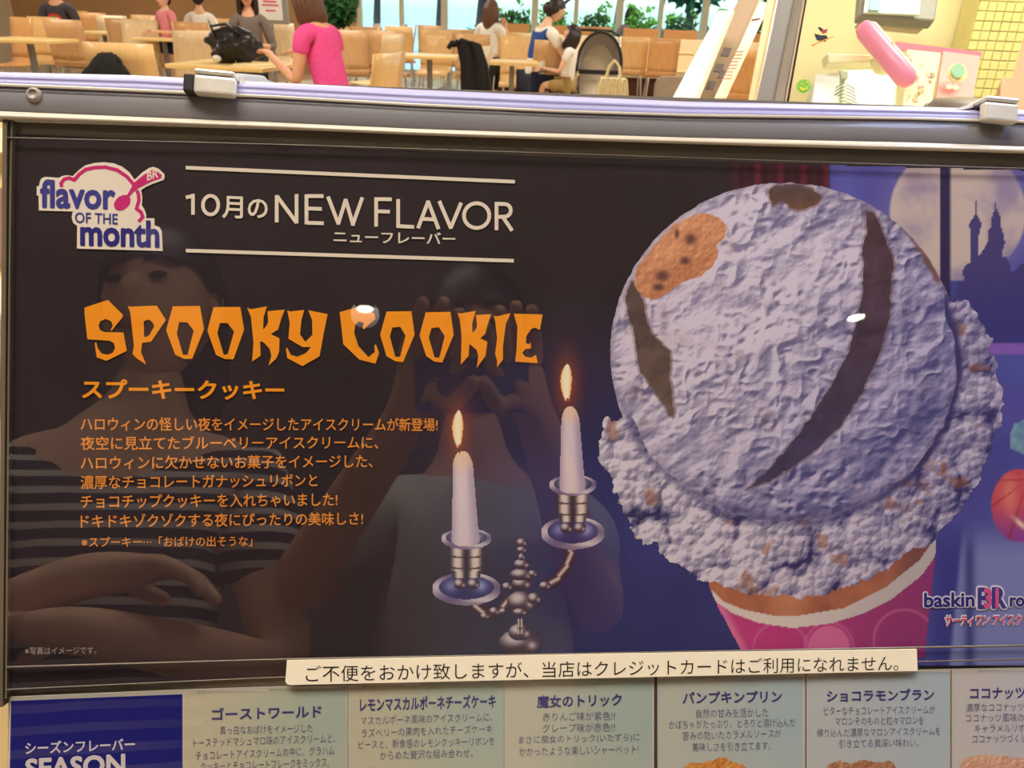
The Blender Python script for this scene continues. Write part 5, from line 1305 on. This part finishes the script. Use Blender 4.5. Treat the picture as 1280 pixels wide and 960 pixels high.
m2 = empty('menu_card', label='bright pink menu card with a round picture behind the glass', cat='menu card')
slab(MB(), [(1179, 64, 1.28), (1225, 70, 1.28), (1212, 150, 1.22), (1166, 150, 1.22)], .004).build('card', mat('card_pink', (246, 140, 140), rough=.5, var=.03), m2)
def disc(px, py, d, r, col, par, nm, th=.002, ry=None):
    return slab(MB(), [(px + r * math.cos(2 * math.pi * k / 24), py + (ry or r) * math.sin(2 * math.pi * k / 24), d) for k in range(24)], th).build(nm, col, par)
disc(1197, 91, 1.235, 12, mat('disc_cream', (246, 226, 170), rough=.5), m2, 'picture')
disc(1198, 88, 1.230, 8.5, mat('disc_teal', (150, 200, 176), rough=.5), m2, 'picture')
disc(1187, 108, 1.225, 4, mat('disc_white', (250, 230, 210), rough=.5), m2, 'lettering', .002, 3); disc(1195, 109, 1.225, 4, mat('disc_white'), m2, 'lettering', .002, 3)
wl = empty('shelf_label', label='small white and brown label on the pale yellow tiles', cat='label')
slab(MB(), [(1210, 37, 1.95), (1233, 41, 1.95), (1232, 49, 1.95), (1209, 46, 1.95)], .004).build('white_half', mat('white_paper'), wl)
slab(MB(), [(1208, 47, 1.95), (1235, 52, 1.95), (1234, 61, 1.95), (1206, 58, 1.95)], .004).build('brown_half', mat('label_brown', (190, 160, 120), rough=.5), wl)
# pink scoop on its holder
sc = empty('ice_cream_scoop', label='long pink rounded handle lying at a slant on a white holder behind the glass', cat='scoop')
a, b = at_d(1083, 39, .98), at_d(1132, 97, .95)
M_pk = mat('pink_plastic', (240, 128, 170), rough=.35)
dv = (b - a).normalized(); r0 = .0125
MB().tube([a - dv * r0 * .9, a - dv * r0 * .7, a, a.lerp(b, .5), b, b + dv * r0 * .7, b + dv * r0 * .95], [.003, r0 * .75, r0, r0, r0, r0 * .7, .003], 20).build('handle', M_pk, sc, True)
off = (RT * .8 + UP * .6) * r0 * .55 + FWD * .004
MB().tube([a + off - dv * .012, a + off, b + off, b + off + dv * .012], [.004, r0 * .85, r0 * .85, .004], 16).build('shell', mat('shell_white', (246, 232, 214), rough=.35), sc, True)
hd2 = empty('scoop_holder', label='cream bracket and cup carrying the pink handle', cat='holder')
M_iv = mat('ivory', (238, 228, 184), rough=.4)
slab(MB(), [(1034, 66, 1.0), (1096, 68, 1.0), (1104, 77, 1.0), (1036, 79, 1.0)], .02).build('bracket', M_iv, hd2, bevel=.002)
cc = at_d(1106, 76, .99); up_ = Matrix(((RT.x, UP.x, -FWD.x), (RT.y, UP.y, -FWD.y), (RT.z, UP.z, -FWD.z))) @ Matrix.Rotation(R(-80), 3, 'X')
MB().lathe([(.004, -.017), (.011, -.014), (.0165, -.004), (.0175, .002), (.0150, .001), (.003, -.009)], cc, 24, up_).build('cup', M_iv, hd2, True)
slab(MB(), [(1116, 50, .96), (1118.5, 50, .96), (1120, 68, .96), (1116, 66, .96)], .003).build('pin', M_iv, hd2)
slab(MB(), [(1106, 58, .965), (1108, 57, .965), (1120, 70, .965), (1118, 71, .965)], .003).build('lever', mat('lever_brown', (150, 120, 84)), hd2)
# pale box and ribbed white lids
bxo = empty('lid_tray', label='white box of ribbed clear lids beside the green smiling decal', cat='box')
slab(MB(), [(1020, 92, 1.02), (1050, 90, 1.02), (1050, 150, .98), (1012, 150, .98)], .05).build('box', mat('box_white', (250, 250, 240), rough=.4), bxo, bevel=.002)
M_rib = mat('rib_line', (96, 100, 84), rough=.5)
for k in range(7):
    y = 104 + k * 4.4
    MB().tube([at_d(1058 + s * (13 + k * .9), y + 6 * s * s - (0 if s < 0 else 0), 1.0) for s in np.linspace(-1, .05, 9)] , .0006, 5).build('lid_rim', M_rib, bxo)
    MB().tube([at_d(1057 + s * (11 + k * .8), y + 2 + 6 * s * s, .985) for s in np.linspace(.05, 1, 7)], .0006, 5).build('lid_rim', M_rib, bxo)
tb2 = empty('clear_tub', label='pale green clear tub beside the ribbed lids', cat='tub')
slab(MB(), [(1052, 86, 1.06), (1124, 84, 1.06), (1120, 150, 1.03), (1050, 150, 1.03)], .06).build('tub', mat('tub_green', (206, 222, 186), rough=.3, coat=.3, var=.04), tb2, bevel=.004)
slab(MB(), [(1050, 88, 1.045), (1060, 89, 1.045), (1060, 97, 1.045), (1053, 98, 1.045)], .01).build('latch', mat('latch_grey', (176, 186, 166)), tb2)
# decals on the glass
gd = empty('pumpkin_decal', label='round green smiling decal on the showcase glass', cat='decal')
disc(1005, 107.5, .7755, 9, mat('decal_green', (132, 200, 44), rough=.4), gd, 'disc', .0008, 8.5)
slab(MB(), [(1001, 108, .7745), (1004, 111, .7745), (1008, 110, .7745), (1011, 105, .7745), (1009, 111, .7745), (1004, 113.5, .7745), (1000, 111, .7745)], .0004).build('smile', mat('decal_yellow', (246, 226, 60)), gd)
disc(1002, 105, .7745, 1.2, mat('decal_yellow'), gd, 'eye', .0004); disc(1009, 103, .7745, 1.2, mat('decal_yellow'), gd, 'eye', .0004)
wd = empty('witch_decal', label='small dark flying witch decal with an orange broom on the showcase glass', cat='decal')
M_db = mat('decal_black', (40, 34, 40), rough=.5); M_do = mat('decal_orange', (226, 150, 50), rough=.5)
slab(MB(), [(1018, 42, .757), (1026, 44, .757), (1033, 44, .757), (1035, 48, .757), (1032, 52, .757), (1026, 51, .757), (1021, 50, .757)], .0006).build('cape', M_db, wd)
slab(MB(), [(1022, 34, .757), (1026, 34, .757), (1030, 38, .757), (1027, 40, .757)], .0006).build('hat', M_db, wd)
slab(MB(), [(1027, 38, .756), (1035, 36, .756), (1033, 41, .756), (1028, 42, .756)], .0006).build('face', mat('decal_red', (176, 62, 50)), wd)
slab(MB(), [(1014, 56, .756), (1022, 53, .756), (1021, 55, .756), (1016, 58, .756)], .0006).build('broom', M_do, wd)
slab(MB(), [(1021, 53, .756), (1042, 45, .756), (1042, 46, .756), (1022, 54.5, .756)], .0006).build('broom', M_do, wd)

# ================================================================== THE TWO PEOPLE WHOSE REFLECTIONS SHOW IN THE SLEEVE
def standing(name, label, K, skin_m, top_m, low_m, hair_m, style, headc, rot, arms, hl=.2):
    """K: world points neck, chest, waist, pelvis, shoulders; arms: [(elbow, wrist, finger direction, palm up)]"""
    t = empty(name, (0, 0, 0), 0, label, 'person')
    J = {'pelvis': (K['pelvis'], (.14, .11)), 'waist': (K['waist'], (.12, .10)), 'chest': (K['chest'], (.14, .11)), 'collar': (K['collar'], (.08, .06)), 'neck': (K['neck'], .045), 'skull': (K['neck'].lerp(headc, .5), .05)}
    E = [('pelvis', 'waist'), ('waist', 'chest'), ('chest', 'collar'), ('collar', 'neck'), ('neck', 'skull')]
    T_ = {'hem': (K['pelvis'], (.152, .125)), 'waist': (K['waist'], (.135, .115)), 'chest': (K['chest'], (.155, .125)), 'collar': (K['collar'], (.095, .075))}
    TE = [('hem', 'waist'), ('waist', 'chest'), ('chest', 'collar')]
    for i, (e, w, fd, pu) in enumerate(arms):
        q = str(i); s = K['sh' + q]
        J['sh' + q] = (s, .055); J['el' + q] = (e, .042); J['wr' + q] = (w, .027); E += [('collar', 'sh' + q), ('sh' + q, 'el' + q), ('el' + q, 'wr' + q)]
        hand_edges(J, E, 'wr' + q, 1 if i else -1, 1.0, .45, fd, pu)
        T_['sh' + q] = (s, .068); T_['cf' + q] = (s.lerp(e, .62), .062); TE += [('collar', 'sh' + q), ('sh' + q, 'cf' + q)]
    px_, py_ = K['pelvis'].x, K['pelvis'].y
    B = {'pelvis': (K['pelvis'] - Vector((0, 0, .02)), (.155, .125))}; BE = []
    for i, sx in enumerate((-.1, .1)):
        q = str(i); h = K['pelvis'] + Vector((sx, 0, -.08)); kn_ = Vector((px_ + sx, py_ + .02, h.z * .52)); an_ = Vector((px_ + sx, py_ - .02, .08))
        J['hp' + q] = (h, .085); J['kn' + q] = (kn_, .058); J['an' + q] = (an_, .036); J['to' + q] = (an_ + Vector((0, .14, -.045)), .03)
        E += [('pelvis', 'hp' + q), ('hp' + q, 'kn' + q), ('kn' + q, 'an' + q), ('an' + q, 'to' + q)]
        B['hp' + q] = (h, .098); B['kn' + q] = (kn_, .07); B['an' + q] = (an_ + Vector((0, 0, .03)), .055); BE += [('pelvis', 'hp' + q), ('hp' + q, 'kn' + q), ('kn' + q, 'an' + q)]
        MB().ell(an_ + Vector((0, .06, -.035)), (.045, .13, .045), 12, 7).build('shoe', mat('shoe_dark'), t, True)
    skin(J, E, 'body', skin_m, t, 2, lambda mb: head_geo(mb, headc, 1.0, rot))
    face(t, headc, 1.0, rot); hair(t, headc, 1.0, rot, hair_m, style, hl)
    skin(T_, TE, 'top', top_m, t); skin(B, BE, 'trousers', low_m, t)
    return t
def stripes():
    m = mat('striped_knit', (30, 28, 34), rough=.9)
    n, l = m.node_tree.nodes, m.node_tree.links
    tc = n.new('ShaderNodeTexCoord'); wv = n.new('ShaderNodeTexWave'); wv.bands_direction = 'Z'; wv.inputs['Scale'].default_value = 14; wv.inputs['Distortion'].default_value = .6
    rp = n.new('ShaderNodeValToRGB'); rp.color_ramp.elements[0].position = .62; rp.color_ramp.elements[0].color = L4((26, 24, 30)); rp.color_ramp.elements[1].position = .72; rp.color_ramp.elements[1].color = L4((200, 196, 196))
    l.new(tc.outputs['Object'], wv.inputs[0]); l.new(wv.outputs[1], rp.inputs[0]); l.new(rp.outputs[0], n['Principled BSDF'].inputs['Base Color'])
    return m
# photographer: the phone sits just behind the viewpoint
hA = mirror(590, 432, 1.12); backv = Vector((-PN.x, -PN.y, 0)).normalized()
face_rot = Matrix.Rotation(math.atan2(-backv.x, backv.y), 3, 'Z') @ Matrix.Rotation(R(-12), 3, 'X')
KA = {'neck': hA + Vector((0, -.04, -.15)), 'collar': hA + Vector((0, -.06, -.23)), 'chest': hA + Vector((0, -.08, -.38)), 'waist': hA + Vector((0, -.10, -.58)), 'pelvis': Vector((hA.x, hA.y - .10, hA.z - .76)),
      'sh0': hA + Vector((-.16, -.06, -.25)), 'sh1': hA + Vector((.16, -.06, -.25))}
ph_c = CAM + RT * .050 - UP * .020 - FWD * .0085
wL = ph_c - RT * .080 - UP * .055 - FWD * .03; wR = ph_c + RT * .085 - UP * .055 - FWD * .03
eL = mirror(365, 740, 1.0); eR = mirror(745, 780, 1.05)
standing('person', 'person in a grey white shirt holding up the phone, reflected in the poster', KA, SKIN, cloth('paleshirt', (196, 196, 192)), cloth('denim', (60, 66, 90)), HAIR, 'short', hA, face_rot,
         [(eL, wL, RT * .35 + UP * .8 + FWD * .2, (0, -1, 0)), (eR, wR, -RT * .35 + UP * .8 + FWD * .2, (0, -1, 0))])
ph = empty('phone', label='smartphone in a blue case held up by the reflected person in the pale shirt', cat='phone'); ph.matrix_world = Matrix.Translation(ph_c) @ CM.to_3x3().to_4x4()
MB().prism(rr(.124, .060, .008), -.004, .004).build('case', mat('phone_case', (92, 104, 168), rough=.4), ph, bevel=.001)
MB().lathe([(.0045, .004), (.0045, .0052), (.0028, .0052), (.0026, .0044)], (-.050, .020, 0), 20).build('lens_ring', M_blk, ph)
MB().lathe([(.0022, .004), (.0022, .005)], (-.050, .010, 0), 16).build('flash', mat('white_paper'), ph)
for x, y in ((-.015, -.008), (.012, .008), (.035, -.012), (.05, .012)): MB().lathe([(.006, .004), (.005, .0046)], (x, y, 0), 14).build('spot', mat('phone_spot', (40, 44, 84), rough=.4), ph)
# companion on the left
hB = mirror(205, 385, 1.12)
KB = {'neck': hB + Vector((-.01, -.03, -.14)), 'collar': hB + Vector((-.02, -.04, -.21)), 'chest': hB + Vector((-.03, -.05, -.36)), 'waist': hB + Vector((-.03, -.05, -.55)), 'pelvis': Vector((hB.x - .03, hB.y - .05, hB.z - .74)),
      'sh0': hB + Vector((-.17, -.04, -.24)), 'sh1': hB + Vector((.13, -.04, -.24))}
standing('person', 'companion with tied dark hair in a striped top, reflected at the poster left', KB, SKIN2, stripes(), M_black, HAIR, 'tail', hB,
         Matrix.Rotation(math.atan2(-backv.x, backv.y) + R(8), 3, 'Z') @ Matrix.Rotation(R(-6), 3, 'X'),
         [(hB + Vector((-.24, .02, -.48)), hB + Vector((-.02, .13, -.40)), Vector((1, .1, .1)), (0, 0, 1)), (hB + Vector((.20, .0, -.50)), hB + Vector((.02, .15, -.46)), Vector((-1, .1, .1)), (0, 0, 1))], .12)
